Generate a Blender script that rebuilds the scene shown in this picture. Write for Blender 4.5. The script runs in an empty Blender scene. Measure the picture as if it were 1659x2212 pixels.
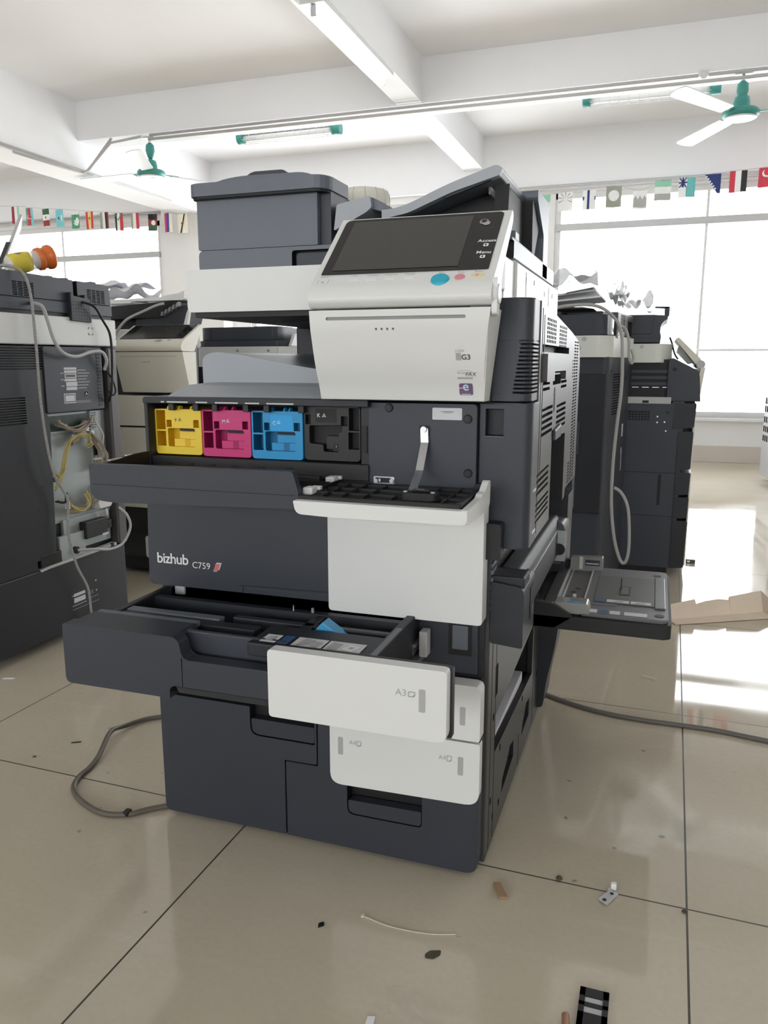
import bpy, bmesh, math, random
from mathutils import Vector, Matrix, Euler
random.seed(7)
C = bpy.context.scene.collection
SC = bpy.context.scene
V = Vector

# ------------------------------------------------------------------ materials
def mat(name, col, rough=0.5, metal=0.0, noise=0.0, nscale=40.0, bump=0.0, bscale=600.0, spec=0.5, trans=0.0, emit=None, estr=0.0, alpha=1.0, coat=0.0):
    m = bpy.data.materials.new(name); m.use_nodes = True
    nt = m.node_tree; b = nt.nodes['Principled BSDF']
    c = (*col, 1)
    b.inputs['Base Color'].default_value = c
    b.inputs['Roughness'].default_value = rough
    b.inputs['Metallic'].default_value = metal
    b.inputs['Specular IOR Level'].default_value = spec
    b.inputs['Transmission Weight'].default_value = trans
    b.inputs['Alpha'].default_value = alpha
    b.inputs['Coat Weight'].default_value = coat
    if emit:
        b.inputs['Emission Color'].default_value = (*emit, 1); b.inputs['Emission Strength'].default_value = estr
    tc = nt.nodes.new('ShaderNodeTexCoord')
    if noise > 0:
        n = nt.nodes.new('ShaderNodeTexNoise'); n.inputs['Scale'].default_value = nscale; n.inputs['Detail'].default_value = 4
        r = nt.nodes.new('ShaderNodeMix'); r.data_type = 'RGBA'
        r.inputs[6].default_value = tuple(max(0, x*(1-noise)) for x in col)+(1,)
        r.inputs[7].default_value = tuple(min(1, x*(1+noise)) for x in col)+(1,)
        nt.links.new(tc.outputs['Object'], n.inputs['Vector'])
        nt.links.new(n.outputs['Fac'], r.inputs[0]); nt.links.new(r.outputs[2], b.inputs['Base Color'])
    if bump > 0:
        n2 = nt.nodes.new('ShaderNodeTexNoise'); n2.inputs['Scale'].default_value = bscale
        bp = nt.nodes.new('ShaderNodeBump'); bp.inputs['Strength'].default_value = bump; bp.inputs['Distance'].default_value = 0.001
        nt.links.new(tc.outputs['Object'], n2.inputs['Vector'])
        nt.links.new(n2.outputs['Fac'], bp.inputs['Height']); nt.links.new(bp.outputs['Normal'], b.inputs['Normal'])
    return m

M = {}
M['dark'] = mat('charcoal_plastic', (.028,.033,.045), .45, noise=.12, nscale=6, bump=.15)
M['dark2'] = mat('charcoal_plastic_deep', (.016,.018,.024), .5, noise=.15, nscale=6, bump=.15)
M['side'] = mat('charcoal_plastic_lit', (.075,.068,.069), .40, noise=.1, nscale=6, bump=.12)  # charcoal lightened and warmed in colour for window light on the flank
M['side_low'] = mat('charcoal_plastic_lit_low', (.055,.052,.053), .42, noise=.1, nscale=6, bump=.12)  # darker copy for the lower flank, where less window light falls
M['cab'] = mat('cabinet_grey', (.40,.40,.42), .5)
M['slate'] = mat('slate_plastic', (.125,.14,.17), .42, noise=.08, nscale=6, bump=.15)
M['slate_light'] = mat('light_slate_plastic', (.36,.385,.42), .45, noise=.06, nscale=6, bump=.1)
M['inner'] = mat('inner_panel_plastic', (.040,.045,.060), .5, noise=.1, nscale=8)
M['black'] = mat('black_plastic', (.008,.008,.009), .55)
M['blackgloss'] = mat('black_gloss', (.012,.012,.013), .12)
M['white'] = mat('white_plastic', (.75,.755,.745), .4, noise=.02, nscale=4, bump=.08)
M['white2'] = mat('white_plastic_side', (.80,.80,.79), .4)
M['cream'] = mat('cream_plastic', (.78,.75,.64), .45, noise=.03, nscale=5)
M['gray'] = mat('grey_plastic', (.30,.30,.30), .5)
M['lgray'] = mat('pale_grey_plastic', (.55,.55,.56), .5)
M['screen'] = mat('screen_glass', (.055,.053,.05), .18, noise=.06, nscale=3)
M['bezel'] = mat('bezel_glass', (.012,.012,.014), .12)
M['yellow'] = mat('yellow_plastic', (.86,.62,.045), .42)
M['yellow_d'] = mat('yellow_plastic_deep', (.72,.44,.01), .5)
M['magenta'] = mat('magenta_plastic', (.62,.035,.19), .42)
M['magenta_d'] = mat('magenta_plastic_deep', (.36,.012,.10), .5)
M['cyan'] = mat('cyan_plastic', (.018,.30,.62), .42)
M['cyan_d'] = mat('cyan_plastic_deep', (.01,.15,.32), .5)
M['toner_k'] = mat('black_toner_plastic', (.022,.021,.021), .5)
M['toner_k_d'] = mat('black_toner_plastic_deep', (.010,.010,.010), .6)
M['metal'] = mat('brushed_steel', (.62,.63,.65), .35, metal=.9)
M['zinc'] = mat('zinc_sheet', (.42,.46,.46), .42, metal=.35, noise=.08, nscale=5)
M['blue'] = mat('start_blue', (.02,.42,.58), .35)
M['red'] = mat('stop_red', (.68,.28,.32), .4)
M['amber'] = mat('reset_yellow', (.78,.68,.36), .4)
M['ink'] = mat('grey_ink', (.10,.10,.11), .6)
M['ink2'] = mat('pale_grey_ink', (.42,.42,.44), .6)
M['inkw'] = mat('white_ink', (.80,.80,.80), .5)
M['logo'] = mat('purple_badge', (.16,.10,.19), .5)
M['logob'] = mat('badge_blue', (.50,.72,.85), .5)
M['logor'] = mat('badge_red', (.65,.16,.18), .5)
M['lblue'] = mat('lever_blue', (.06,.32,.60), .4)
M['dblue'] = mat('label_blue', (.03,.09,.22), .5)
M['paper'] = mat('paper', (.80,.79,.84), .8)
M['label'] = mat('label_paper', (.66,.67,.70), .6)
M['cord'] = mat('grey_cord', (.40,.40,.39), .5)
M['cordl'] = mat('light_grey_cord', (.48,.48,.48), .5)
M['cordd'] = mat('brown_grey_cord', (.12,.10,.08), .5)
M['braid'] = mat('braided_cord', (.33,.32,.31), .6, noise=.5, nscale=160)
M['smoke'] = mat('smoked_clear_plastic', (.32,.31,.29), .2, alpha=.72)
M['teal'] = mat('teal_paint', (.05,.29,.25), .4)
M['alu'] = mat('fan_blade_white', (.72,.73,.74), .35, metal=.2)
M['beige_clear'] = mat('cream_translucent', (.85,.82,.72), .35, alpha=.92)
M['orange'] = mat('orange_cap', (.85,.20,.03), .35, trans=.15)
M['jar'] = mat('jar_clear', (.86,.84,.80), .15, alpha=.75)
M['jarlabel'] = mat('jar_label', (.72,.58,.06), .5, noise=.25, nscale=25)
M['jarink'] = mat('jar_ink', (.33,.22,.42), .5)
M['card'] = mat('cardboard', (.78,.66,.54), .8, noise=.08, nscale=14)
M['cardd'] = mat('cardboard_shade', (.56,.46,.37), .8, noise=.08, nscale=14)
M['bag'] = mat('clear_plastic_bag', (.60,.61,.64), .2, alpha=.82, bump=.8, bscale=45)
M['pcb'] = mat('circuit_green', (.02,.05,.035), .5, noise=.8, nscale=60)
M['wirey'] = mat('wire_yellow', (.55,.45,.16), .5)
M['wiret'] = mat('wire_tan', (.34,.28,.22), .5)
M['wirew'] = mat('wire_white', (.72,.71,.68), .5)
M['tan'] = mat('tan_wood_chip', (.33,.21,.12), .7)
M['olive'] = mat('olive_scrap', (.07,.06,.035), .8)
M['jarlabel2'] = mat('cream_rib', (.66,.63,.53), .5)
M['white3'] = mat('aged_white_plastic', (.80,.82,.77), .45)
M['cord2'] = mat('dark_grey_cord', (.13,.12,.105), .5)
M['tanb'] = mat('orange_brown_stub', (.42,.22,.13), .6)
M['tie'] = mat('pale_tie', (.66,.62,.52), .4)
M['film'] = mat('clear_film', (.72,.70,.66), .25, alpha=.14)
M['frame'] = mat('window_frame_grey', (.55,.56,.57), .5)
M['frame_w'] = mat('window_frame_white', (.75,.75,.75), .5)  # pale frame colour takes in the bloom of the windows
M['pipe'] = mat('conduit_grey', (.52,.51,.51), .5)
M['tube'] = mat('lamp_tube_lit', (1,1,1), .5, emit=(1,.99,.97), estr=9.0)
M['tube_off'] = mat('lamp_tube_off', (.85,.85,.84), .3)
M['skirt'] = mat('skirting_tile', (.62,.56,.50), .35)

def wallmat(name, col, sc=3.0, amt=.04):
    return mat(name, col, .85, noise=amt, nscale=sc, bump=.15, bscale=90)
M['wall'] = wallmat('wall_plaster', (.82,.82,.82))
M['ceil'] = wallmat('ceiling_plaster', (.83,.83,.845), 1.2, .05)
M['beam'] = wallmat('beam_plaster', (.85,.855,.875), 1.5, .04)

def floor_mat():
    m = bpy.data.materials.new('polished_floor_tiles'); m.use_nodes = True
    nt = m.node_tree; N = nt.nodes; L = nt.links; b = N['Principled BSDF']
    tc = N.new('ShaderNodeTexCoord')
    mp = N.new('ShaderNodeMapping'); mp.vector_type = 'POINT'
    # grid of 0.80 m tiles turned one degree from the copier
    mp.inputs['Rotation'].default_value = (0, 0, math.radians(1.0))
    mp.inputs['Location'].default_value = (FX, FY, 0)
    L.new(tc.outputs['Object'], mp.inputs['Vector'])
    sx = N.new('ShaderNodeSeparateXYZ'); L.new(mp.outputs['Vector'], sx.inputs['Vector'])
    def joint(sock, size):
        d = N.new('ShaderNodeMath'); d.operation = 'DIVIDE'; L.new(sock, d.inputs[0]); d.inputs[1].default_value = size
        f = N.new('ShaderNodeMath'); f.operation = 'FRACT'; L.new(d.outputs[0], f.inputs[0])
        s = N.new('ShaderNodeMath'); s.operation = 'SUBTRACT'; L.new(f.outputs[0], s.inputs[0]); s.inputs[1].default_value = .5
        a = N.new('ShaderNodeMath'); a.operation = 'ABSOLUTE'; L.new(s.outputs[0], a.inputs[0])
        g = N.new('ShaderNodeMath'); g.operation = 'GREATER_THAN'; L.new(a.outputs[0], g.inputs[0]); g.inputs[1].default_value = .5-.0017/size
        return g
    jx, jy = joint(sx.outputs['X'], TX), joint(sx.outputs['Y'], TY)
    mx = N.new('ShaderNodeMath'); mx.operation = 'MAXIMUM'; L.new(jx.outputs[0], mx.inputs[0]); L.new(jy.outputs[0], mx.inputs[1])
    n1 = N.new('ShaderNodeTexNoise'); n1.inputs['Scale'].default_value = 2.2; n1.inputs['Detail'].default_value = 6
    L.new(tc.outputs['Object'], n1.inputs['Vector'])
    n2 = N.new('ShaderNodeTexNoise'); n2.inputs['Scale'].default_value = 90; n2.inputs['Detail'].default_value = 2
    L.new(tc.outputs['Object'], n2.inputs['Vector'])
    r1 = N.new('ShaderNodeMix'); r1.data_type = 'RGBA'
    r1.inputs[6].default_value = (.52,.455,.35,1); r1.inputs[7].default_value = (.66,.595,.475,1)
    L.new(n1.outputs['Fac'], r1.inputs[0])
    r2 = N.new('ShaderNodeMix'); r2.data_type = 'RGBA'; r2.blend_type = 'MULTIPLY'; r2.inputs[0].default_value = .12
    L.new(r1.outputs[2], r2.inputs[6]); L.new(n2.outputs['Fac'], r2.inputs[7])
    n4 = N.new('ShaderNodeTexNoise'); n4.inputs['Scale'].default_value = 26; n4.inputs['Detail'].default_value = 1
    L.new(tc.outputs['Object'], n4.inputs['Vector'])
    sp = N.new('ShaderNodeMapRange'); sp.inputs['From Min'].default_value = .765; sp.inputs['From Max'].default_value = .81; sp.inputs['To Max'].default_value = .65
    L.new(n4.outputs['Fac'], sp.inputs['Value'])
    rs = N.new('ShaderNodeMix'); rs.data_type = 'RGBA'; rs.inputs[7].default_value = (.10,.085,.06,1)
    L.new(sp.outputs[0], rs.inputs[0]); L.new(r2.outputs[2], rs.inputs[6])
    # long pale scuff marks
    m2 = N.new('ShaderNodeMapping'); m2.inputs['Rotation'].default_value = (0,0,.5); m2.inputs['Scale'].default_value = (1.2,14,1)
    L.new(tc.outputs['Object'], m2.inputs['Vector'])
    n5 = N.new('ShaderNodeTexNoise'); n5.inputs['Scale'].default_value = 1.6; n5.inputs['Detail'].default_value = 3; L.new(m2.outputs[0], n5.inputs['Vector'])
    sc2 = N.new('ShaderNodeMapRange'); sc2.inputs['From Min'].default_value = .60; sc2.inputs['From Max'].default_value = .75; sc2.inputs['To Max'].default_value = .15
    L.new(n5.outputs['Fac'], sc2.inputs['Value'])
    rt_ = N.new('ShaderNodeMix'); rt_.data_type = 'RGBA'; rt_.inputs[7].default_value = (.74,.70,.60,1)
    L.new(sc2.outputs[0], rt_.inputs[0]); L.new(rs.outputs[2], rt_.inputs[6]); r2 = rt_
    r3 = N.new('ShaderNodeMix'); r3.data_type = 'RGBA'; r3.inputs[7].default_value = (.05,.04,.03,1)
    L.new(mx.outputs[0], r3.inputs[0]); L.new(r2.outputs[2], r3.inputs[6]); L.new(r3.outputs[2], b.inputs['Base Color'])
    # dusty patches dull the polish
    n3 = N.new('ShaderNodeTexNoise'); n3.inputs['Scale'].default_value = 1.6; n3.inputs['Detail'].default_value = 5
    L.new(tc.outputs['Object'], n3.inputs['Vector'])
    rr = N.new('ShaderNodeMapRange'); rr.inputs['From Min'].default_value = .35; rr.inputs['From Max'].default_value = .7
    rr.inputs['To Min'].default_value = .03; rr.inputs['To Max'].default_value = .13
    L.new(n3.outputs['Fac'], rr.inputs['Value'])
    ad = N.new('ShaderNodeMath'); ad.operation = 'MULTIPLY_ADD'; ad.inputs[1].default_value = .5
    L.new(mx.outputs[0], ad.inputs[0]); L.new(rr.outputs[0], ad.inputs[2]); L.new(ad.outputs[0], b.inputs['Roughness'])
    b.inputs['IOR'].default_value = 1.6
    return m

# ------------------------------------------------------------------ mesh helpers
class B:
    """collects solids into one mesh"""
    def __init__(s): s.bm = bmesh.new(); s.mats = []; s.cur = 0
    def m(s, name):
        if name not in s.mats: s.mats.append(name)
        s.cur = s.mats.index(name); return s
    def _fin(s, faces, smooth=False):
        for f in faces:
            f.material_index = s.cur; f.smooth = smooth
    def _bev(s, faces, bev, seg):
        es = list({e for f in faces for e in f.edges})
        r = bmesh.ops.bevel(s.bm, geom=es, offset=bev, segments=seg, affect='EDGES', profile=.5, clamp_overlap=True)
        for f in r['faces']: f.material_index = s.cur; f.smooth = False
    def hexa(s, p, bev=0, seg=2):
        v = [s.bm.verts.new(q) for q in p]
        fs = [s.bm.faces.new([v[i] for i in q]) for q in ((0,3,2,1),(4,5,6,7),(0,1,5,4),(1,2,6,5),(2,3,7,6),(3,0,4,7))]
        s._fin(fs)
        if bev > 0: s._bev(fs, bev, seg)
        return s
    def box(s, x0,x1,y0,y1,z0,z1, bev=0, seg=2, mx=None):
        p = [(x0,y0,z0),(x1,y0,z0),(x1,y1,z0),(x0,y1,z0),(x0,y0,z1),(x1,y0,z1),(x1,y1,z1),(x0,y1,z1)]
        if mx: p = [mx @ V(q) for q in p]
        return s.hexa(p, bev, seg)
    def prism(s, pts, ax, a0, a1, bev=0, seg=2, mx=None, taper=None):
        def P(q, a):
            r = (a,q[0],q[1]) if ax == 'x' else ((q[0],a,q[1]) if ax == 'y' else (q[0],q[1],a))
            return mx @ V(r) if mx else V(r)
        n = len(pts); t = taper or pts
        A = [s.bm.verts.new(P(q,a0)) for q in pts]; D = [s.bm.verts.new(P(q,a1)) for q in t]
        fs = [s.bm.faces.new(A), s.bm.faces.new(D[::-1])]
        for i in range(n): fs.append(s.bm.faces.new((A[i],D[i],D[(i+1)%n],A[(i+1)%n])))
        s._fin(fs)
        if bev > 0: s._bev(fs, bev, seg)
        return s
    def tube(s, pts, r, n=8, curve=True, sub=6, flat=None):
        p = [V(q) for q in pts]
        if curve and len(p) > 2:
            o = []
            for i in range(len(p)-1):
                a,b,c,d = p[max(i-1,0)],p[i],p[i+1],p[min(i+2,len(p)-1)]
                for k in range(sub):
                    t = k/sub
                    o.append(.5*((2*b)+(c-a)*t+(2*a-5*b+4*c-d)*t*t+(3*b-a-3*c+d)*t**3))
            o.append(p[-1]); p = o
        up = None; rings = []
        for i,q in enumerate(p):
            t = (p[min(i+1,len(p)-1)]-p[max(i-1,0)])
            if t.length < 1e-9: t = V((0,0,1))
            t.normalize()
            if up is None:
                up = V((0,0,1)) if abs(t.z) < .9 else V((1,0,0))
            u = (up - t*up.dot(t))
            if u.length < 1e-6: u = t.orthogonal()
            u.normalize(); w = t.cross(u); up = u
            rr = r[i*len(r)//len(p)] if isinstance(r,(list,tuple)) else r
            fw = flat or 1
            rings.append([s.bm.verts.new(q+u*(rr*math.cos(2*math.pi*k/n))+w*(rr*fw*math.sin(2*math.pi*k/n))) for k in range(n)])
        fs = []
        for a,b in zip(rings, rings[1:]):
            for k in range(n): fs.append(s.bm.faces.new((a[k],a[(k+1)%n],b[(k+1)%n],b[k])))
        s._fin(fs, True)
        s._fin([s.bm.faces.new(rings[0][::-1]), s.bm.faces.new(rings[-1])])
        return s
    def cyl(s, p0, p1, r0, r1=None, n=20):
        r1 = r0 if r1 is None else r1
        a,b = V(p0),V(p1); t = (b-a).normalized(); u = t.orthogonal().normalized(); w = t.cross(u)
        R = lambda c,r: [s.bm.verts.new(c+(u*math.cos(2*math.pi*k/n)+w*math.sin(2*math.pi*k/n))*r) for k in range(n)]
        A,D = R(a,r0),R(b,r1)
        s._fin([s.bm.faces.new((A[k],A[(k+1)%n],D[(k+1)%n],D[k])) for k in range(n)], True)
        s._fin([s.bm.faces.new(A[::-1]), s.bm.faces.new(D)])
        return s
    def lathe(s, prof, mx=None, n=28):
        mx = mx or Matrix()
        rings = []
        for r,z in prof:
            rings.append([s.bm.verts.new(mx @ V((max(r,1e-5)*math.cos(2*math.pi*k/n), max(r,1e-5)*math.sin(2*math.pi*k/n), z))) for k in range(n)])
        fs = []
        for a,b in zip(rings, rings[1:]):
            for k in range(n): fs.append(s.bm.faces.new((a[k],a[(k+1)%n],b[(k+1)%n],b[k])))
        s._fin(fs, True)
        s._fin([s.bm.faces.new(rings[0][::-1]), s.bm.faces.new(rings[-1])])
        return s
    def quad(s, *p):
        s._fin([s.bm.faces.new([s.bm.verts.new(q) for q in p])]); return s
    def sheet(s, fn, nu, nv, smooth=True):
        g = [[s.bm.verts.new(fn(i/nu, j/nv)) for j in range(nv+1)] for i in range(nu+1)]
        s._fin([s.bm.faces.new((g[i][j],g[i+1][j],g[i+1][j+1],g[i][j+1])) for i in range(nu) for j in range(nv)], smooth)
        return s
    def mesh(s, name, mats=None, recalc=True):
        if recalc:
            bmesh.ops.recalc_face_normals(s.bm, faces=s.bm.faces[:])
            seen = set()
            s.bm.faces.ensure_lookup_table()
            for f0 in s.bm.faces:                     # every closed shell faces outwards
                if f0.index in seen: continue
                st = [f0]; isl = []; seen.add(f0.index); closed = True
                while st:
                    f = st.pop(); isl.append(f)
                    for e in f.edges:
                        if len(e.link_faces) != 2: closed = False
                        for q in e.link_faces:
                            if q.index not in seen: seen.add(q.index); st.append(q)
                if closed:
                    vol = 0
                    for f in isl:
                        vs = [l.vert.co for l in f.loops]
                        for k in range(1,len(vs)-1): vol += vs[0].dot(vs[k].cross(vs[k+1]))
                    if vol < 0:
                        for f in isl: f.normal_flip()
        me = bpy.data.meshes.new(name); s.bm.to_mesh(me); s.bm.free()
        for k in (mats or s.mats): me.materials.append(M[k])
        return me
    def done(s, name, material=None, parent=None, recalc=True, label=None):
        me = s.mesh(name, [material] if (material and not s.mats) else (s.mats or [material]), recalc)
        return link(name, me, parent, label)

PINV = {}
def link(name, data, parent=None, label=None):
    o = bpy.data.objects.new(name, data); C.objects.link(o)
    if parent is not None:
        o.parent = parent
        o.matrix_parent_inverse = PINV.get(parent.name, Matrix())
    if label: o['label'] = label
    return o
def thing(name, label, cat, loc=(0,0,0), rz=0, group=None, local=False):
    o = bpy.data.objects.new(name, None); C.objects.link(o); o.empty_display_size = .1
    o.location = loc; o.rotation_euler = (0,0,rz)
    if not local: PINV[o.name] = (Matrix.Translation(V(loc)) @ Matrix.Rotation(rz,4,'Z')).inverted()
    return tag(o, label, cat, group)
def tag(o, label=None, cat=None, group=None, kind=None):
    if label: o['label'] = label
    if cat: o['category'] = cat
    if group: o['group'] = group
    if kind: o['kind'] = kind
    return o
def struct(o): o['kind'] = 'structure'; return o
def rp(pts, rad, n=4):
    """polygon with rounded corners; rad is one number or one per corner"""
    out = []; k = len(pts)
    for i in range(k):
        r = rad[i] if isinstance(rad,(list,tuple)) else rad
        p = V(pts[i]); a = V(pts[i-1])-p; b = V(pts[(i+1)%k])-p
        if r <= 0: out.append(tuple(p)); continue
        r = min(r, a.length*.49, b.length*.49); a.normalize(); b.normalize()
        s0 = p+a*r; s1 = p+b*r
        for j in range(n+1):
            t = j/n; out.append(tuple(s0*(1-t)**2+p*2*t*(1-t)+s1*t*t))
    return out
def rect(x0,x1,z0,z1): return [(x0,z0),(x1,z0),(x1,z1),(x0,z1)]
def cut(o, b, mname='black'):
    """carve the solids of b out of o; the carved faces take material mname"""
    me = b.mesh('cutter', [mname])  # dark colour of the carved faces paints in the shade of a recess
    c = bpy.data.objects.new('cutter', me); C.objects.link(c)
    bpy.context.view_layer.update(); c.matrix_world = o.matrix_world.copy()
    md = o.modifiers.new('cut','BOOLEAN'); md.object = c; md.operation = 'DIFFERENCE'; md.solver = 'EXACT'; md.use_self = True; md.material_mode = 'TRANSFER'
    dg = bpy.context.evaluated_depsgraph_get(); dg.update()
    new = bpy.data.meshes.new_from_object(o.evaluated_get(dg))
    o.modifiers.remove(md); old = o.data; o.data = new; new.name = o.name
    bpy.data.objects.remove(c); bpy.data.meshes.remove(old)
    return o
def text(name, s, org, xd, yd, h, material, parent, bold=0.0, align='LEFT', shear=0, sp=1.0, ext=.0003):
    cu = bpy.data.curves.new('t','FONT'); cu.body = s; cu.size = 1; cu.align_x = align; cu.extrude = 0; cu.offset = bold; cu.shear = shear; cu.space_character = sp
    cu.resolution_u = 3
    t = bpy.data.objects.new('t', cu); C.objects.link(t)
    dg = bpy.context.evaluated_depsgraph_get(); dg.update()
    me = bpy.data.meshes.new_from_object(t.evaluated_get(dg))
    bpy.data.objects.remove(t); bpy.data.curves.remove(cu)
    xd, yd = V(xd).normalized(), V(yd).normalized(); nd = xd.cross(yd)
    mx = Matrix((xd,yd,nd)).transposed().to_4x4()
    k = h/.72
    for v in me.vertices: v.co = V(org)+xd*(v.co.x*k)+yd*(v.co.y*k)+nd*ext
    me.materials.clear(); me.materials.append(M[material])
    return link(name, me, parent)
X, Y, Z = V((1,0,0)), V((0,1,0)), V((0,0,1))
def decal(b, pts, org, xd, yd, eps=.0004):
    """flat polygon laid on a surface"""
    xd, yd = V(xd).normalized(), V(yd).normalized(); n = xd.cross(yd)
    f = b.bm.faces.new([b.bm.verts.new(V(org)+xd*p[0]+yd*p[1]+n*eps) for p in pts]); f.material_index = b.cur
    return b
def ring(cx, cy, r, n=20): return [(cx+r*math.cos(2*math.pi*k/n), cy+r*math.sin(2*math.pi*k/n)) for k in range(n)]

# ------------------------------------------------------------------ camera
TX, TY, FX, FY = .8137, .7786, -.6713, -.0517
M['floor'] = floor_mat()
cam = bpy.data.cameras.new('camera'); co = bpy.data.objects.new('camera', cam); C.objects.link(co)
CL, PITCH, YAW, ROLL, FPX = V((.572,-1.224,.897)), -.189, .33, -.0006, 1698.9
fw = V((-math.sin(YAW)*math.cos(PITCH), math.cos(YAW)*math.cos(PITCH), math.sin(PITCH)))
rt = V((math.cos(YAW), math.sin(YAW), 0)); up = rt.cross(fw)
r2 = rt*math.cos(ROLL)+up*math.sin(ROLL); u2 = up*math.cos(ROLL)-rt*math.sin(ROLL)
mw = Matrix((r2,u2,-fw)).transposed().to_4x4(); mw.translation = CL
co.matrix_world = mw
cam.sensor_fit = 'VERTICAL'; cam.sensor_height = 36; cam.lens = FPX*36/2212
cam.clip_start = .02; SC.camera = co

# ------------------------------------------------------------------ room
WY, CZ = 6.45, 2.92
XL, XR, YB = -9.0, 5.2, -6.2
def wall_with_openings(name, axis, at, th, lo, hi, ops, z1=CZ):
    """wall along an axis with rectangular openings (a0,a1,z0,z1)"""
    b = B()
    def blk(a0,a1,z0,z1):
        if a1-a0 < 1e-4 or z1-z0 < 1e-4: return
        if axis == 'x': b.box(a0,a1,at,at+th,z0,z1)
        else: b.box(at,at+th,a0,a1,z0,z1)
    a = lo
    for (o0,o1,z0,z1_) in sorted(ops):
        blk(a,o0,0,z1); blk(o0,o1,0,z0); blk(o0,o1,z1_,z1); a = o1
    blk(a,hi,0,z1)
    return struct(b.done(name,'wall'))
struct(B().box(XL-.2,XR+.2,YB-.2,WY+.2,-.1,0).done('floor','floor'))
struct(B().box(XL-.2,XR+.2,YB-.2,WY+.2,CZ,CZ+.12).done('ceiling','ceil'))
WINS = [(-8.6,-4.62,.40,2.40), (-3.55,-.75,.40,2.40), (-.40,3.6,.40,2.40)]
BWIN = [(-7.5,-4.0,.9,2.3), (-2.8,.8,.9,2.3), (1.6,4.6,.9,2.3)]
wall_with_openings('wall_back','x',WY,.2,XL-.2,XR+.2,WINS)
wall_with_openings('wall_front','x',YB-.2,.2,XL-.2,XR+.2,BWIN)
struct(B().box(XL-.2,XL,YB,WY,0,CZ).done('wall_left','wall'))
struct(B().box(XR,XR+.2,YB,WY,0,CZ).done('wall_right','wall'))
struct(B().box(XL,XR,WY-.012,WY,0,.15,.003).done('baseboard_back','skirt'))
# concrete beams under the slab
struct(B().box(XL,XR,4.35,4.62,2.63,CZ).done('beam_cross_near','beam'))
struct(B().box(XL,XR,6.38,WY,2.46,CZ).done('beam_cross_wall','beam'))
struct(B().box(XL,XR,-.2,.07,2.63,CZ).done('beam_cross_camera','beam'))
struct(B().box(-1.24,-1.06,YB,6.4,2.635,CZ).done('beam_long_middle','beam'))
struct(B().box(-4.25,-3.92,YB,6.4,2.39,CZ).done('beam_long_left','beam'))
struct(B().box(2.3,2.6,YB,6.4,2.39,CZ).done('beam_long_right','beam'))
struct(B().box(-4.45,-3.75,WY-.22,WY,0,2.46).done('column_back','wall'))

def window(n, x0, x1, z0, z1, y, bars, trans):
    t = bpy.data.objects.new(f'window_{n}', None); C.objects.link(t); t.location = ((x0+x1)/2, y, z0)
    PINV[t.name] = Matrix.Translation(-t.location); struct(t)
    b = B(); d = .05
    b.box(x0,x1,y,y+d,z0,z0+.05); b.box(x0,x1,y,y+d,z1-.05,z1); b.box(x0,x0+.05,y,y+d,z0,z1); b.box(x1-.05,x1,y,y+d,z0,z1)
    for q in bars: b.box(q-.011,q+.011,y+.01,y+.03,z0,z1)  # bars kept thin to imitate the glow around the panes
    b.done('window_frame','frame_w',t)
    B().box(x0+.02,x1-.02,y-.03,y+d+.01,trans-.03,trans+.03,.004).done('window_transom','frame',t)
    b = B()
    b.quad((x0+.03,y+.025,z0+.03),(x1-.03,y+.025,z0+.03),(x1-.03,y+.025,z1-.03),(x0+.03,y+.025,z1-.03))
    b.done('window_pane','glass',t)
    B().box(x0-.03,x1+.03,y-.09,y,z0-.03,z0,.005).done('window_sill','frame_w',t)
def glass_mat():
    m = bpy.data.materials.new('window_glass'); m.use_nodes = True; nt = m.node_tree; nt.nodes.clear()
    o = nt.nodes.new('ShaderNodeOutputMaterial'); mx = nt.nodes.new('ShaderNodeMixShader'); tr = nt.nodes.new('ShaderNodeBsdfTransparent'); g = nt.nodes.new('ShaderNodeBsdfGlossy')
    g.inputs['Roughness'].default_value = .05; tr.inputs['Color'].default_value = (.97,.98,.98,1)
    fr = nt.nodes.new('ShaderNodeFresnel'); fr.inputs['IOR'].default_value = 1.3
    nt.links.new(fr.outputs[0], mx.inputs[0]); nt.links.new(tr.outputs[0], mx.inputs[1]); nt.links.new(g.outputs[0], mx.inputs[2]); nt.links.new(mx.outputs[0], o.inputs[0])
    return m
M['glass'] = glass_mat()
window(1, *WINS[0][:2], .40, 2.40, WY+.03, [-7.3,-5.95], 2.05)
window(2, *WINS[1][:2], .40, 2.40, WY+.03, [-2.6,-1.65], 2.08)  # unseen middle window, added to balance the daylight
window(3, *WINS[2][:2], .40, 2.40, WY+.03, [.90,2.25], 2.10)
for i,(a,b_,z0,z1) in enumerate(BWIN): window(4+i, a, b_, z0, z1, YB-.13, [(a*2+b_)/3,(a+b_*2)/3], 1.8)
struct(B().box(.9,2.6,WY-.02,WY+.03,.985,1.005).done('trim_1','frame_w'))

# daylight: bright overcast sky through the windows
w = bpy.data.worlds.new('overcast_sky'); SC.world = w; w.use_nodes = True
bg = w.node_tree.nodes['Background']; bg.inputs[0].default_value = (.97,.985,1,1); bg.inputs[1].default_value = 3.0
def daylight(name, x0,x1,z0,z1,y,face,energy=None):
    l = bpy.data.lights.new(name,'AREA'); l.shape = 'RECTANGLE'; l.size = x1-x0; l.size_y = z1-z0
    o = bpy.data.objects.new(name, l); C.objects.link(o); o.location = ((x0+x1)/2,y,(z0+z1)/2)
    o.rotation_euler = (math.radians(-90 if face < 0 else 90),0,0)
    if energy is None: l.cycles.is_portal = True
    else: l.energy = energy; l.color = (1,.985,.965)
for i,(a,b_,z0,z1) in enumerate(WINS): daylight(f'daylight_portal_{i}',a,b_,z0,z1,WY+.19,-1)
for i,(a,b_,z0,z1) in enumerate(BWIN): daylight(f'daylight_portal_back_{i}',a,b_,z0,z1,YB-.19,1)

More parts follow.
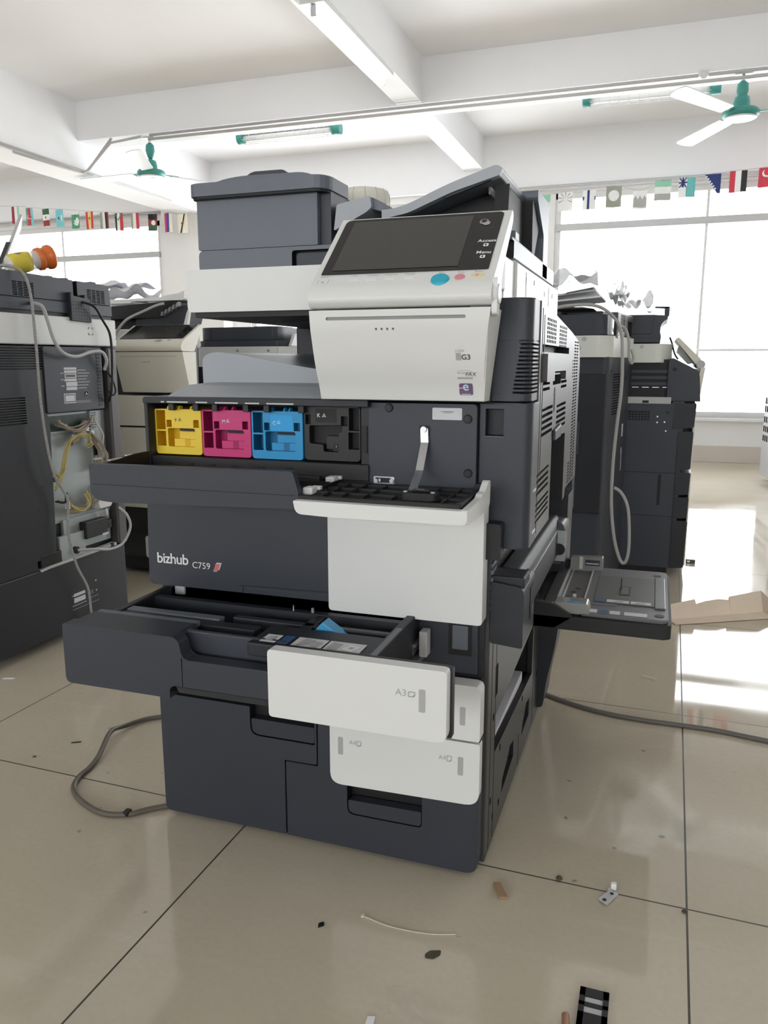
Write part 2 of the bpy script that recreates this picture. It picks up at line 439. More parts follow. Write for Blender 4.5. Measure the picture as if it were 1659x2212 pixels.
# ------------------------------------------------------------------ the main copier
root = thing('photocopier','large charcoal and white office photocopier standing open in the middle of the floor','photocopier',(0,.4,0))

# body shell -----------------------------------------------------------
b = B().m('dark2')
b.box(-.305,.322,.035,.80,.03,.365,.004)                # lower block behind the drawers
b.box(-.305,-.285,.02,.80,.365,.50)                     # left cheek of the drawer bay
b.box(-.305,.322,.70,.80,.365,.50)
b.box(.235,.322,.03,.72,.365,.50)                       # right pier of the drawer bay
b.box(-.31,.322,.035,.80,.485,.70,.004)                 # engine block
b.box(-.31,.322,.16,.80,.70,.83,.004)                   # behind the toner row
b.box(.05,.322,.04,.80,.83,.985,.006)                   # column behind the operator panel
b.box(-.31,.05,.655,.80,.83,.985,.006)                  # rear wall behind the paper exit
shell = b.done('body_shell','dark2',root)
cut(shell, B().box(.10,.335,.10,.585,.160,.300), 'black')
b = B().m('inner')
b.box(.20,.312,.022,.032,.372,.468,.002); b.m('slate').box(.268,.296,.019,.023,.415,.458,.003)
b.m('black').box(.262,.302,.0205,.0225,.405,.465)
b.m('lgray').box(.19,.20,.0,.012,.40,.44,.002)
b.done('drawer_bay_plate','inner',root)
b = B().m('metal')
for y0 in (-.02,.06): b.box(.205,.215,y0,y0+.07,.425,.43); b.box(.207,.211,y0,y0+.07,.41,.425)
b.box(.195,.222,-.06,.30,.396,.404,.001)
b.m('lgray').box(.218,.232,-.01,.015,.405,.45,.002)
b.done('drawer_runner','metal',root)
b = B().m('lgray').box(-.285,-.262,.028,.036,.455,.475,.004)
b.done('bay_catch','lgray',root)

# front doors ----------------------------------------------------------
b = B().m('dark').prism(rp([(-.318,.483),(.0515,.483),(.0515,.668),(-.312,.668)],[.01,0,0,.008]),'y',-.002,.03,.002)
fd = b.done('front_door','dark',root)
g = B()
g.tube([(-.118,-.002,.478),(-.118,-.002,.488),(-.116,-.002,.4945),(-.108,-.002,.497),(.055,-.002,.500)],.0011,6)
cut(fd, g,'black')
b = B().m('dark').box(-.11,.0515,-.0028,-.001,.4835,.494,.001); b.done('door_handle','dark',fd)
text('model_lettering','bizhub',(-.2985,-.0022,.5262),X,Z,.0202,'inkw',fd,bold=.012,sp=.93)
text('model_number','C759',(-.2225,-.0022,.5215),X,Z,.0125,'inkw',fd,sp=1.02)
b = B(); q = (-.1785,-.0022,.518)
b.m('logor'); decal(b,[(.0015,.003),(.0115,.003),(.0155,.015),(.0065,.0165)],q,X,Z)
b.m('gray'); decal(b,[(0,0),(.0085,0),(.0095,.004),(.0018,.004)],q,X,Z,.0006); b.m('lgray'); decal(b,[(.0115,.004),(.0135,.004),(.019,.018),(.0085,.018),(.0075,.0155),(.0155,.0155)],q,X,Z,.0006)
b.done('model_stripes','logor',fd)
b = B().m('white').prism(rp(rect(.0525,.324,.47,.6755),[.006,.006,.004,.004]),'y',-.006,.03,.003)
b.done('front_door_white_panel','white',root)

# toner row ------------------------------------------------------------
b = B().m('dark2')
b.box(-.325,-.317,.02,.16,.70,.832,.003)                # left rim
b.prism(rp(rect(-.325,.118,.822,.834),[0,0,.0,.006]),'y',.018,.16,.002)   # top rim
b.m('black').box(-.318,.118,.152,.165,.70,.822)
b.m('toner_k').box(-.318,.115,.028,.155,.695,.7235,.002)
b.m('dark2').box(.098,.112,.04,.10,.70,.822)
for i in range(4): b.m('gray').box(.1005,.1085,.0385,.041,.748+i*.0125,.7505+i*.0125)
b.m('black').box(.1,.109,.0375,.042,.742,.789)
for x in (-.285,-.24,-.195,-.15,-.095,-.04): b.m('black').box(x,x+.012,.0265,.031,.709,.713)
b.done('toner_bay','dark2',root)
b = B().m('lgray')
for x0,x1 in ((-.285,-.278),(-.272,-.228),(-.212,-.188),(-.172,-.126),(-.112,-.084),(-.07,-.018)): b.box(x0,x1,.0170,.0185,.8238,.8262)
b.done('toner_bay_highlights','lgray',root,label='row of painted highlights between the top tabs')  # pale strips painted in as highlights between the tabs
for x in (-.277,-.2255,-.186,-.123,-.082,-.015): B().m('dark2').box(x,x+.011,.028,.0385,.809,.822,.001).done('toner_bay_tab','dark2',root)
b = B().m('inner').prism(rp(rect(.114,.300,.692,.829),.006),'y',.034,.06,.002)
ip = b.done('inner_panel','inner',root)
for (x,z) in ((.150,.821),(.285,.805),(.287,.716)):
    B().m('black').cyl((x,.0345,z),(x,.031,z),.0078,.0065).m('dark2').cyl((x,.0312,z),(x,.030,z),.0035).done('screw','black',ip)
B().m('label').prism(rp(rect(.2255,.2755,.803,.8225),.002),'y',.0335,.035).m('ink').box(.240,.262,.0330,.0336,.8160,.8168).box(.245,.259,.0330,.0336,.8143,.8149).done('inner_label','label',ip)
b = B().m('metal').prism(rp(rect(.123,.160,.692,.7045),.002),'y',.0325,.036).m('black').box(.1265,.1535,.0315,.0335,.694,.7025).m('metal').cyl((.156,.033,.698),(.156,.028,.698),.0035).box(.127,.131,.029,.033,.694,.70).box(.133,.1365,.029,.033,.696,.701)
b.done('hinge_plate','metal',ip)
B().m('black').prism(rp(rect(.2035,.2215,.776,.793),.002),'y',.0325,.036).done('strap_mount','black',ip)
# folding toner door, lying open
b = B().m('black')
b.box(-.322,.062,-.128,.02,.678,.688,.002)
b.prism(rp([(.02,.66),(.02,.733),(-.028,.7325),(-.128,.722),(-.13,.672)],[0,.004,.004,.002,.01]),'x',-.325,-.318,.001)
for x in (-.25,-.18,-.11,-.04): b.box(x,x+.003,-.12,.01,.688,.6935)
b.box(-.315,.058,-.01,-.005,.688,.697)
b.m('toner_k').box(-.30,.03,.012,.03,.678,.702,.002)
td = b.done('toner_door','black',root)
b = B().m('dark').prism(rp([(-.3255,.728),(-.3255,.668),(-.285,.664),(.061,.673),(.061,.70),(.052,.7315)],[.003,.035,.02,.0,.0,.006],6),'y',-.139,-.125,.002)
b.m('dark').prism([(-.139,.6935),(-.1395,.6945),(-.125,.6945),(-.125,.6935)],'x',-.32,.055)
b.done('toner_door_lip','dark',td)
b = B().m('lgray').box(-.3245,-.319,-.092,-.052,.7275,.7295); b.m('label').box(-.324,-.3195,-.045,-.022,.731,.7325); b.done('toner_door_sticker','label',td)
b = B().m('metal').cyl((-.272,.012,.704),(-.272,.004,.704),.0042,.003); b.done('toner_door_pin','metal',td)
# white half of the folding door
b = B().m('black').box(.066,.318,-.145,.012,.684,.692,.001)
for y in (-.10,-.055,-.012): b.box(.075,.31,y,y+.0035,.692,.6965)
for x in (.095,.125,.16,.205,.25,.285): b.box(x,x+.0035,-.13,.005,.692,.6965)
b.box(.066,.318,-.150,-.143,.678,.697,.001); b.box(.312,.319,-.148,-.01,.69,.699)
b.done('door_inner_tray','black',td)
wl = B().m('white').prism(rp([(.064,.6915),(.068,.6715),(.12,.6695),(.332,.6705),(.332,.6905)],[.002,.012,.02,.008,.002],6),'y',-.165,-.150,.0025)
wl.prism(rp([(-.163,.6708),(-.02,.668),(-.005,.675),(-.004,.713),(-.018,.7135),(-.045,.7),(-.062,.7),(-.075,.6945),(-.163,.6915)],[.004,.02,.01,.006,.006,.004,.004,.006,.002]),'x',.3225,.3325,.002)
wl.box(.066,.325,-.152,-.0,.672,.684,.001)
wl.done('door_white_trim','white',td)
for (x,y) in ((.066,-.104),(.055,.012)):
    b = B().m('white').box(x-.009,x+.008,y-.012,y+.01,.692,.704,.003).box(x-.003,x+.012,y+.01,y+.02,.697,.703,.001); b.done('door_clip','white',td)
B().m('black').box(.063,.067,-.09,.01,.69,.6975,.001).done('clip_bar','black',td)
b = B().m('metal')
def strap(b, pts, wd, th):
    for (p,q) in zip(pts, pts[1:]):
        p,q = V(p),V(q); d = (q-p).normalized(); n = d.cross(V((1,0,.0))).normalized(); s_ = d.cross(n)
        b.hexa([p-s_*wd-n*th,p+s_*wd-n*th,p+s_*wd+n*th,p-s_*wd+n*th,q-s_*wd-n*th,q+s_*wd-n*th,q+s_*wd+n*th,q-s_*wd+n*th])
strap(b,[(.2125,.031,.788),(.2145,.028,.765),(.214,.000,.722),(.2335,-.112,.700)],.0065,.0009)
b.cyl((.2125,.031,.787),(.2125,.026,.787),.0058,.005)
b.done('door_strap','metal',root)
b = B().m('black').prism(rp(rect(.221,.277,-.128,-.100),.008),'z',.695,.706,.002).m('blackgloss').box(.236,.264,-.119,-.108,.706,.7105,.003).m('metal').cyl((.228,-.121,.706),(.228,-.121,.7085),.0035).cyl((.270,-.121,.706),(.270,-.121,.7085),.0035)
b.done('strap_damper','black',root)

# toner cartridges -----------------------------------------------------
def glyph_dots(b, cx, cz, y, s):
    for r,n in ((0,1),(1,2),(2,3)):
        for k in range(n): decal(b, ring(cx+(k-(n-1)/2)*s*1.15, cz-r*s, s*.42, 10), (0,y,0), X, Z)
def cartridge(x0, x1, z0, z1, c, cd, letter, ink, tabs, label):
    W_, H_ = x1-x0, z1-z0; yf = .042
    t = thing('toner_cartridge', label, 'toner cartridge', ((x0+x1)/2,.10,z0), 0, 'toner cartridges in the open toner row')
    b = B().m(c).prism(rp(rect(x0,x1,z0,z1),[.006,.006,.002,.002]),'y',yf,.15,.0012)
    o = b.done('cartridge_body',c,t)
    g = B()
    u = lambda a: x0+W_*a
    v = lambda a: z0+H_*a
    def R(a0,a1,c0,c1,d): g.box(u(a0),u(a1),yf-.01,yf+d,v(c0),v(c1))
    R(.03,.225,.545,.97,.03); R(.03,.225,.18,.51,.03)          # two left pockets
    R(.25,.36,.60,.76,.016); R(.83,.95,.60,.77,.016)            # finger slots
    g.prism(rp([(u(.27),v(.17)),(u(.86),v(.17)),(u(.86),v(.58)),(u(.27),v(.58))],.004),'y',yf-.01,yf+.02)
    cut(o,g,cd)  # deeper copy of the plastic paints shade into the pockets
    b = B().m(c).box(u(.36),u(.86),yf+.006,yf+.022,v(.17),v(.34),.001); b.box(u(.45),u(.86),yf+.012,yf+.024,v(.34),v(.50))
    b.m(cd).box(u(.60),u(.71),yf+.0055,yf+.008,v(.18),v(.34)); b.m('black').box(u(.46),u(.86),yf+.0115,yf+.02,v(.515),v(.578))
    b.done('grip',c,o)
    for a in tabs:
        B().m(c).prism(rp([(yf+.012,v(.97)),(yf+.012,v(1.075)),(yf+.002,v(1.075)),(yf-.001,v(1.0))],[0,.004,.004,0]),'x',u(a),u(a)+.0035,.0008).done('cartridge_tab',c,o)
    if letter == 'C': B().m('lblue_l').prism(rect(u(.38),u(.81),v(.60),v(.92)),'y',yf-.0004,yf+.001).done('letter_panel','lblue_l',o)
    text('letter',letter,(u(.425),yf-.0006,v(.725)),X,Z,.0062,ink,o,bold=.012)
    b = B().m(ink); glyph_dots(b,u(.425)+.0118,v(.80),yf-.0006,.0021); b.done('dots_symbol',ink,o)
    return t
M['lblue_l'] = mat('cyan_label', (.012,.36,.78), .4)
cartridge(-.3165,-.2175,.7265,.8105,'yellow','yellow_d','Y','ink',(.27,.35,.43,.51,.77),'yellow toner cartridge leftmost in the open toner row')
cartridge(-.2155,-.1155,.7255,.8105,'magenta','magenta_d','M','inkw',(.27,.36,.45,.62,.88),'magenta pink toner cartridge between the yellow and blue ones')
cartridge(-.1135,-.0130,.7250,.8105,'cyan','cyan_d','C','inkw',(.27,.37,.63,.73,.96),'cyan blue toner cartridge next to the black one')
def black_cartridge():
    x0,x1,z0,z1,yf = -.0095,.0955,.7265,.8215,.042
    t = thing('toner_cartridge','black toner cartridge marked K at the right of the toner row','toner cartridge',((x0+x1)/2,.10,z0),0,'toner cartridges in the open toner row')
    o = B().m('toner_k').prism(rp(rect(x0,x1,z0,z1),.006),'y',yf,.15,.0012).done('cartridge_body','toner_k',t)
    g = B(); u = lambda a: x0+(x1-x0)*a; v = lambda a: z0+(z1-z0)*a
    g.box(u(.02),u(.12),yf-.01,yf+.012,v(.66),v(.84)); g.box(u(.66),u(.78),yf-.01,yf+.012,v(.64),v(.82))
    g.box(u(.80),u(.98),yf-.01,yf+.02,v(.56),v(.97)); g.box(u(.79),u(.98),yf-.01,yf+.02,v(.22),v(.53))
    g.prism(rp([(u(.09),v(.64)),(u(.68),v(.66)),(u(.68),v(.52)),(u(.62),v(.52)),(u(.62),v(.16)),(u(.34),v(.16)),(u(.34),v(.29)),(u(.09),v(.31))],.004),'y',yf-.01,yf+.02)
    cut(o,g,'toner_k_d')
    B().m('toner_k').box(u(.36),u(.60),yf+.008,yf+.022,v(.2),v(.45),.001).m('black').box(u(.5),u(.6),yf+.006,yf+.01,v(.17),v(.30)).m('gray').box(u(.545),u(.56),yf+.005,yf+.008,v(.24),v(.28)).done('grip','toner_k',o)
    B().m('toner_k_d').prism(rect(u(.21),u(.58),v(.70),v(.95)),'y',yf-.0004,yf+.001).done('letter_panel','toner_k_d',o)
    text('letter','K',(u(.235),yf-.0006,v(.795)),X,Z,.0068,'inkw',o,bold=.012)
    b = B().m('inkw'); glyph_dots(b,u(.235)+.0135,v(.855),yf-.0006,.0023); b.done('dots_symbol','inkw',o)
black_cartridge()

# lower drawers --------------------------------------------------------
b = B().m('dark').prism(rp([(-.311,.012),(-.0445,.012),(-.0445,.1665),(.0215,.1665),(.0215,.262),(-.311,.262)],[.012,0,0,.004,.004,.004]),'y',0,.034,.0025)
dl = b.done('tandem_drawer_left','dark',root)
g = B(); g.prism(rp([(-.114,.27),(-.114,.205),(.018,.205),(.018,.27)],[0,.018,.0,0]),'y',-.01,.022)
cut(dl,g,'black')
B().m('dark').prism(rp([(-.112,.238),(-.112,.207),(.0165,.207),(.0165,.238)],[.003,.016,.004,.003]),'y',.002,.02,.0015).done('drawer_pull','dark',dl)
b = B().m('dark').prism(rp([(-.0415,.012),(.325,.010),(.325,.262),(.0245,.262),(.0245,.1635),(-.0415,.1635)],[.0,.022,0,0,0,.004]),'y',0,.034,.0025)
dr = b.done('tandem_drawer_right','dark',root)
g = B(); g.prism(rp(rect(.081,.2235,.080,.150),[.014,.008,0,0]),'y',-.01,.024)
cut(dr,g,'black')
B().m('dark').prism(rp([(.083,.108),(.083,.082),(.2215,.082),(.2215,.110)],[.003,.012,.006,.003]),'y',.001,.02,.0015).done('drawer_pull','dark',dr)
b = B().m('white').prism(rp([(.0515,.141),(.3265,.147),(.3265,.261),(.0515,.261)],[.022,.024,.004,.0],6),'y',-.008,.012,.003)
wf = b.done('drawer_front_white','white',dr)
def gauge(x,z,y,h,par): 
    B().m('lgray_g').prism(rp(rect(x-.0048,x+.0048,z-h/2,z+h/2),.0025),'y',y-.0004,y+.002).done('paper_gauge','lgray_g',par)
M['lgray_g'] = mat('gauge_grey', (.42,.42,.42), .4)
def page_icon(x,z,y,w_,h_,par,mname='ink2'):
    b = B().m(mname); t_ = .0006; k = min(w_,h_)*.35
    def ln(a,c):
        a,c = V((a[0],a[1])),V((c[0],c[1])); d = (c-a).normalized(); n = V((-d.y,d.x))*t_
        decal(b,[tuple(a-n),tuple(c-n),tuple(c+n),tuple(a+n)],(x,y,z),X,Z)
    pts = [(0,0),(w_-k,0),(w_,k),(w_,h_),(0,h_)]
    for a,c in zip(pts,pts[1:]+pts[:1]): ln(a,c)
    decal(b,[(w_-k,0),(w_,k),(w_-k,k)],(x,y,z),X,Z)
    b.done('page_symbol',mname,par)
gauge(.0725,.2175,-.008,.034,wf); gauge(.2935,.2165,-.008,.034,wf)
text('size_lettering','A4',(.089,-.0082,.2235),X,Z,.0082,'ink2',wf); page_icon(.1045,.2225,-.0086,.0075,.0095,wf)
text('size_lettering','A4',(.2545,-.0082,.2235),X,Z,.0085,'ink2',wf); page_icon(.2700,.2225,-.0086,.0078,.0098,wf)
# closed second drawer
b = B().m('dark').prism(rect(-.311,.05,.268,.366),'y',0,.034,.002); d2 = b.done('second_drawer','dark',root)
b = B().m('white').prism(rp(rect(.0515,.3265,.267,.3655),[.004,.004,.012,.004]),'y',-.012,.02,.003); w2 = b.done('drawer_front_white','white',d2)
gauge(.2965,.3105,-.012,.033,w2); text('size_lettering','A3',(.2535,-.0122,.317),X,Z,.0085,'ink2',w2); page_icon(.2690,.317,-.0126,.010,.0072,w2)
# first drawer, pulled out
b = B().m('dark').prism(rp([(-.325,.375),(.05,.375),(.05,.4425),(-.1,.4425),(-.105,.4775),(-.325,.4775)],[.010,0,0,.012,.016,.006],5),'y',-.232,-.205,.003)
b.box(-.322,-.115,-.222,-.155,.380,.4765,.006)
b.m('inner').box(-.12,.06,-.190,-.180,.38,.475,.003)
d1 = b.done('pulled_out_drawer','dark',root)
g = B(); g.prism(rp(rect(-.125,.06,.36,.397),[0,0,0,.012]),'y',-.24,-.205).box(-.1012,-.0998,-.24,-.2295,.395,.445); cut(d1,g,'black')
B().m('dark').hexa([(-.12,-.215,.378),(.05,-.215,.378),(.05,-.20,.378),(-.12,-.20,.378),(-.115,-.2295,.395),(.05,-.2295,.395),(.05,-.20,.395),(-.115,-.20,.395)],.001).done('drawer_underside_lip','dark',d1)
B().m('dark').prism(rp(rect(-.099,.05,.397,.4415),[.004,0,0,.004]),'y',-.2305,-.2295,.0).done('drawer_pull','dark',d1)
b = B().m('white').prism(rp(rect(.0505,.3245,.3735,.4795),[.005,.012,.006,.006]),'y',-.236,-.216,.004)
w1 = b.done('drawer_front_white','white',d1)
gauge(.2895,.4325,-.236,.034,w1); text('size_lettering','A3',(.2500,-.2362,.4365),X,Z,.0105,'ink2',w1); page_icon(.2695,.437,-.2366,.0095,.0068,w1)
b = B().m('dark2').box(.05,.3275,-.216,-.200,.372,.477,.002)
b.box(.195,.21,-.20,.25,.40,.475,.002); b.box(-.30,-.285,-.16,.45,.38,.474,.003); b.box(-.285,.20,-.16,.45,.378,.386)
b.box(-.285,.20,-.035,-.02,.38,.470); b.m('slate').box(-.318,-.12,-.158,-.142,.466,.4755,.002)
b.m('dark2').prism([(-.285,-.145),(-.02,-.145),(-.02,-.12),(-.285,-.12)],'z',.455,.470,.002)
b.m('slate').box(-.285,-.10,-.118,-.098,.462,.4715,.002); b.m('dark').box(-.09,.20,-.09,-.075,.452,.468,.002)
b.m('inner').quad((-.12,-.178,.472),(.05,-.178,.472),(.05,-.10,.44),(-.12,-.10,.44))
b.m('dark2').box(.0,.20,-.205,-.118,.452,.4735,.002); b.box(.04,.06,-.12,-.04,.44,.468,.002); b.m('slate').box(.2,.2095,-.205,-.075,.474,.4765)
b.done('drawer_tray','dark2',d1)
b = B()
o_ = (.016,-.196,.474); e = .0006
b.m('label'); decal(b,rect(0,.026,.0,.034),o_,X,Y,e); b.m('dblue'); decal(b,rect(.030,.047,-.002,.036),o_,X,Y,e)
b.m('label'); decal(b,rect(.053,.103,-.004,.036),o_,X,Y,e); decal(b,rect(.106,.165,-.004,.036),o_,X,Y,e)
b.m('ink2')
for q in ([(.006,.006),(.018,.008),(.020,.026),(.009,.025)],[(.06,.0),(.075,.004),(.085,.028),(.066,.031)],[(.08,.004),(.095,.0),(.098,.022),(.088,.025)],[(.110,.002),(.126,.0),(.130,.027),(.113,.031)]): decal(b,q,o_,X,Y,e*2)
b.m('paper'); decal(b,[(.134,.004),(.152,.0),(.160,.022),(.141,.029)],o_,X,Y,e*2); b.m('ink2'); decal(b,[(.143,.011),(.149,.009),(.152,.016),(.146,.018)],o_,X,Y,e*3)
b.done('instruction_label','label',d1)
b = B().m('lblue').prism([(.060,.456),(.086,.485),(.122,.462),(.118,.452)],'y',-.112,-.085,.002).m('cyan_d').prism([(.078,.458),(.088,.472),(.104,.460)],'y',-.1135,-.108); b.done('paper_guide_lever','lblue',d1)
B().m('metal').tube([(-.004,-.03,.44),(-.004,-.03,.48)],.0012,6).done('guide_pin','metal',d1); B().m('metal').box(.03,.034,-.03,-.026,.44,.478).done('guide_pin','metal',d1)

# right flank ----------------------------------------------------------
b = B()
full = rp([(.300,.045),(.3835,.045),(.3835,.145),(.300,.145)],[0,.022,0,0],6)
b.m('dark').prism(full,'z',.834,.8465,.001)
for i in range(13):
    z = .8465+i*.0063; xx = .3545+.008*(i/12)
    b.m('dark').prism([(.300,.045),(xx,.045),(xx,.145),(.300,.145)],'z',z,z+.0034).m('black').prism([(xx,.062),(.374,.092),(.374,.145),(xx,.145)],'z',z,z+.0034)
    b.m('dark').prism(full,'z',z+.0034,z+.0063)
b.m('dark').prism(full,'z',.8465+13*.0063,.9955,.004)
ru = b.done('right_cover_upper','dark',root)
b = B().m('dark').prism(rp([(.301,.045),(.3875,.045),(.3875,.122),(.301,.122)],[0,.02,0,0],6),'z',.591,.8315,.003)
rl = b.done('right_cover_lower','dark',root)
g = B(); g.box(.312,.342,.03,.07,.778,.822); cut(rl,g,'dark2')
B().m('slate').box(.311,.343,.0425,.05,.7755,.778,.001).done('cover_grip_edge','slate',rl)
B().m('black').prism(rp(rect(.319,.348,.578,.638),[.0,.004,.006,0]),'y',.014,.05,.002).done('hinge_block','black',root)
B().m('slate').cyl((.327,.044,.975),(.327,.0425,.975),.0035).done('cover_screw_cap','slate',ru)
# big hinged side door
b = B().m('side').prism(rp([(.122,.590),(.60,.590),(.61,.610),(.84,.607),(.845,.900),(.80,.945),(.62,.962),(.30,.985),(.122,.9955)],[0,.004,.01,.01,.02,.04,0,0,0]),'x',.31,.3855,.003)
sd = b.done('side_door','side',root)
g = B(); xo, xi = .42, .376
def SL(y0,y1,z0,z1,d=xi): g.box(d,xo,y0,y1,z0,z1)
for (ya,yb) in ((.198,.335),(.385,.52)):              # two square lattices
    for r in range(6):
        for c_ in range(6):
            w_ = (yb-ya)/6; SL(ya+c_*w_+.004,ya+(c_+1)*w_-.004,.930+r*.0075-(ya-.2)*.03,.9352+r*.0075-(ya-.2)*.03)
SL(.150,.575,.913,.926,.36)                            # dark gap above the latch
SL(.27,.43,.875,.902,.352); SL(.31,.44,.853,.872,.365) # latch pocket
for z in (.846,.856,.866,.876): SL(.172,.265,z,z+.0055); SL(.445,.55,z-.003,z+.0025)
for z in (.766,.777,.788,.799,.810): SL(.172,.32,z,z+.006); SL(.385,.55,z-.004,z+.002)
for z in (.672,.683,.694,.705): SL(.125,.29,z-.006,z-.0005)
for z in (.628,.638,.648,.658): SL(.122,.30,z-.010,z-.005)
for r in range(46):
    z = .94-r*.0072; n_ = 3 if 6 <= r <= 11 or r > 38 else 2
    for c_ in range(n_):
        y0 = .80-(c_+1)*.052+(0 if c_ < 2 else 0); SL(y0,y0+.038,z-.0,z+.0034,.381)
cut(sd,g,'black')
g = B(); g.prism(rp([(.325,.56),(.56,.56),(.56,.742),(.325,.750)],[0,0,.006,.006]),'x',.345,.42); cut(sd,g,'black')
B().m('side').prism(rp([(.155,.862),(.155,.910),(.575,.907),(.575,.862),(.445,.862),(.445,.879),(.262,.879),(.262,.862)],.003),'x',.380,.3945,.004).done('door_latch_plate','side',sd)
B().m('dark').prism([(.33,.745),(.43,.745),(.43,.772),(.33,.766)],'x',.384,.392,.003).done('door_hood','side',sd)
b = B().m('dark2').box(.384,.3862,.142,.146,.60,.985).box(.384,.3862,.165,.168,.70,.975).box(.384,.3862,.167,.30,.699,.701); b.done('door_seams','dark2',sd)
B().m('side').prism(ring(.32,.835,.001,4),'x',.385,.386).prism(rp([(.335,.80),(.352,.80),(.352,.848),(.335,.848)],.008),'x',.385,.3866).m('black').prism(rp([(.338,.803),(.349,.803),(.349,.845),(.338,.845)],.005),'x',.3862,.3868).done('door_emblem','side',sd)
b = B().m('black').box(.384,.3872,.078,.118,.685,.722).box(.384,.3872,.078,.118,.615,.655).m('metal').box(.386,.3885,.082,.116,.682,.686).box(.386,.3885,.082,.116,.611,.615)
b.done('door_strikes','black',sd)
# lower right flank
b = B().m('side_low').box(.318,.330,.036,.80,.012,.585,.002)
fl = b.done('lower_side_panel','side',root)
g = B(); g.prism([(.107,.190),(.575,.163),(.575,.285),(.107,.262)],'x',.30,.34)
g.prism([(.195,.060),(.33,.072),(.33,.108),(.285,.118),(.20,.085)],'x',.30,.34)
g.prism([(.44,.066),(.545,.070),(.545,.112),(.50,.118),(.45,.09)],'x',.30,.34)
g.box(.325,.34,.10,.125,.30,.36)
for (y,z) in ((.085,.26),(.16,.165),(.43,.15),(.075,.10),(.10,.055),(.66,.12),(.16,.05)): g.box(.322,.34,y,y+.012,z,z+.014)
cut(fl,g,'black')
for q in ((.066,.068,.02,.58),(.104,.106,.02,.44),(.60,.602,.02,.4),(.395,.397,.015,.09)): B().m('black').box(.3295,.3306,*q).done('panel_seam','black',fl)
g = B().m('slate')
for i in range(7): g.prism([(.034,.485+i*.0125),(.062,.489+i*.0125),(.062,.4955+i*.0125),(.034,.4915+i*.0125)],'x',.329,.3335,.001)
g.m('metal').box(.331,.336,.035,.055,.5225,.527,.001); g.done('flank_vents','slate',fl)
tp = thing('paper_stack','stack of white paper seen through the slot in the copier\'s lower right side','paper',(.22,.31,.168))
B().m('paper').box(.12,.3165,.118,.512,.168,.190,.001).done('sheets','paper',tp)
b = B().m('dark2').prism(rp([(.318,.03),(.345,.03),(.352,.10),(.372,.20),(.385,.33),(.388,.58),(.318,.58)],[0,.01,.05,.05,.05,0,0],6),'y',.68,.80,.004)
b.done('rear_hose_cover','dark2',root)

M['slate_t'] = mat('tray_grey', (.13,.13,.14), .4); M['slate_t2'] = mat('tray_grey_dark', (.09,.088,.09), .45)
# bypass tray ----------------------------------------------------------
b = B().m('dark2').box(.329,.385,.04,.10,.525,.545,.003)
b.prism(rp([(.33,.535),(.338,.548),(.366,.541),(.374,.528),(.376,.515),(.376,.45),(.33,.45)],.004),'y',.10,.64,.002)
bt = b.done('bypass_unit','side',root)
B().m('metal').box(.3755,.3772,.158,.598,.5135,.5165).done('beam_highlight','metal',bt)  # thin bright strip paints the highlight along the beam edge
b = B().m('dark2').prism(rp([(.331,.430),(.386,.425),(.386,.530),(.331,.537)],[.004,.004,.012,.004]),'y',.03,.155,.003); b.m('black').box(.384,.3875,.10,.135,.455,.512)
b.m('slate').box(.386,.3885,.112,.126,.46,.475)
b.done('bypass_front_cheek','dark2',bt)
b = B().m('side').prism(rp([(.331,.43),(.384,.43),(.392,.51),(.386,.528),(.345,.540),(.331,.54)],.006),'y',.60,.70,.003).m('zinc').box(.366,.3935,.592,.60,.44,.512).m('black').cyl((.38,.591,.468),(.38,.5905,.468),.014); b.done('bypass_rear_cheek','side',bt)
b = B().m('black').prism(rp([(.355,.335),(.628,.335),(.628,.732),(.355,.732)],[0,.014,.014,0]),'z',.362,.391,.003)
b.prism(rp([(.34,.362),(.40,.362),(.44,.391),(.40,.415),(.34,.42)],.006),'y',.335,.349); b.prism(rp([(.34,.362),(.40,.362),(.44,.391),(.40,.415),(.34,.42)],.006),'y',.715,.73)
tr = b.done('bypass_tray','black',bt)
b = B().m('slate_t').prism(rp([(.455,.345),(.622,.345),(.622,.725),(.455,.725)],[0,.012,.012,0]),'z',.391,.3985,.0025)
b.m('slate_t2').box(.472,.595,.425,.645,.3985,.4005,.001); b.m('slate_t').box(.595,.617,.415,.655,.3985,.402,.002)
b.m('black').box(.522,.545,.49,.56,.4006,.4012).m('slate_t2').box(.525,.541,.497,.553,.401,.4016).m('black').box(.5235,.526,.535,.540,.4012,.425).cyl((.60,.685,.3986),(.60,.685,.3995),.009).cyl((.605,.372,.3986),(.605,.372,.3995),.009)
b.m('slate').box(.455,.52,.41,.42,.3986,.4002)
b.done('tray_plate','slate_t',tr)
b = B().m('side').box(.372,.452,.35,.72,.391,.3955,.001).m('metal').box(.396,.402,.36,.70,.3955,.3985).box(.4065,.4095,.36,.70,.3955,.398).m('lgray').box(.4525,.4555,.35,.72,.3955,.3995)
for (x,y) in ((.425,.50),(.432,.53),(.418,.46)): b.m('black').cyl((x,y,.3955),(x,y,.3962),.006)
b.m('white2').box(.428,.434,.452,.47,.3955,.40); b.done('tray_slide','side',tr)
b = B().m('smoke').prism(rp([(.398,.395),(.47,.395),(.472,.405),(.466,.418),(.40,.416)],.004),'y',.345,.385,.002).m('lblue').box(.427,.456,.350,.356,.416,.4185); b.done('side_guide','smoke',tr)
b = B().m('smoke').prism(rp([(.398,.395),(.475,.395),(.475,.432),(.40,.428)],.004),'y',.690,.712,.002).m('lgray').box(.42,.428,.6885,.692,.40,.43).m('dark').box(.434,.468,.6885,.691,.410,.424).m('lgray').box(.436,.466,.688,.690,.414,.4165); b.done('side_guide','smoke',tr)
b = B(); o_ = (.460,.350,.3987)
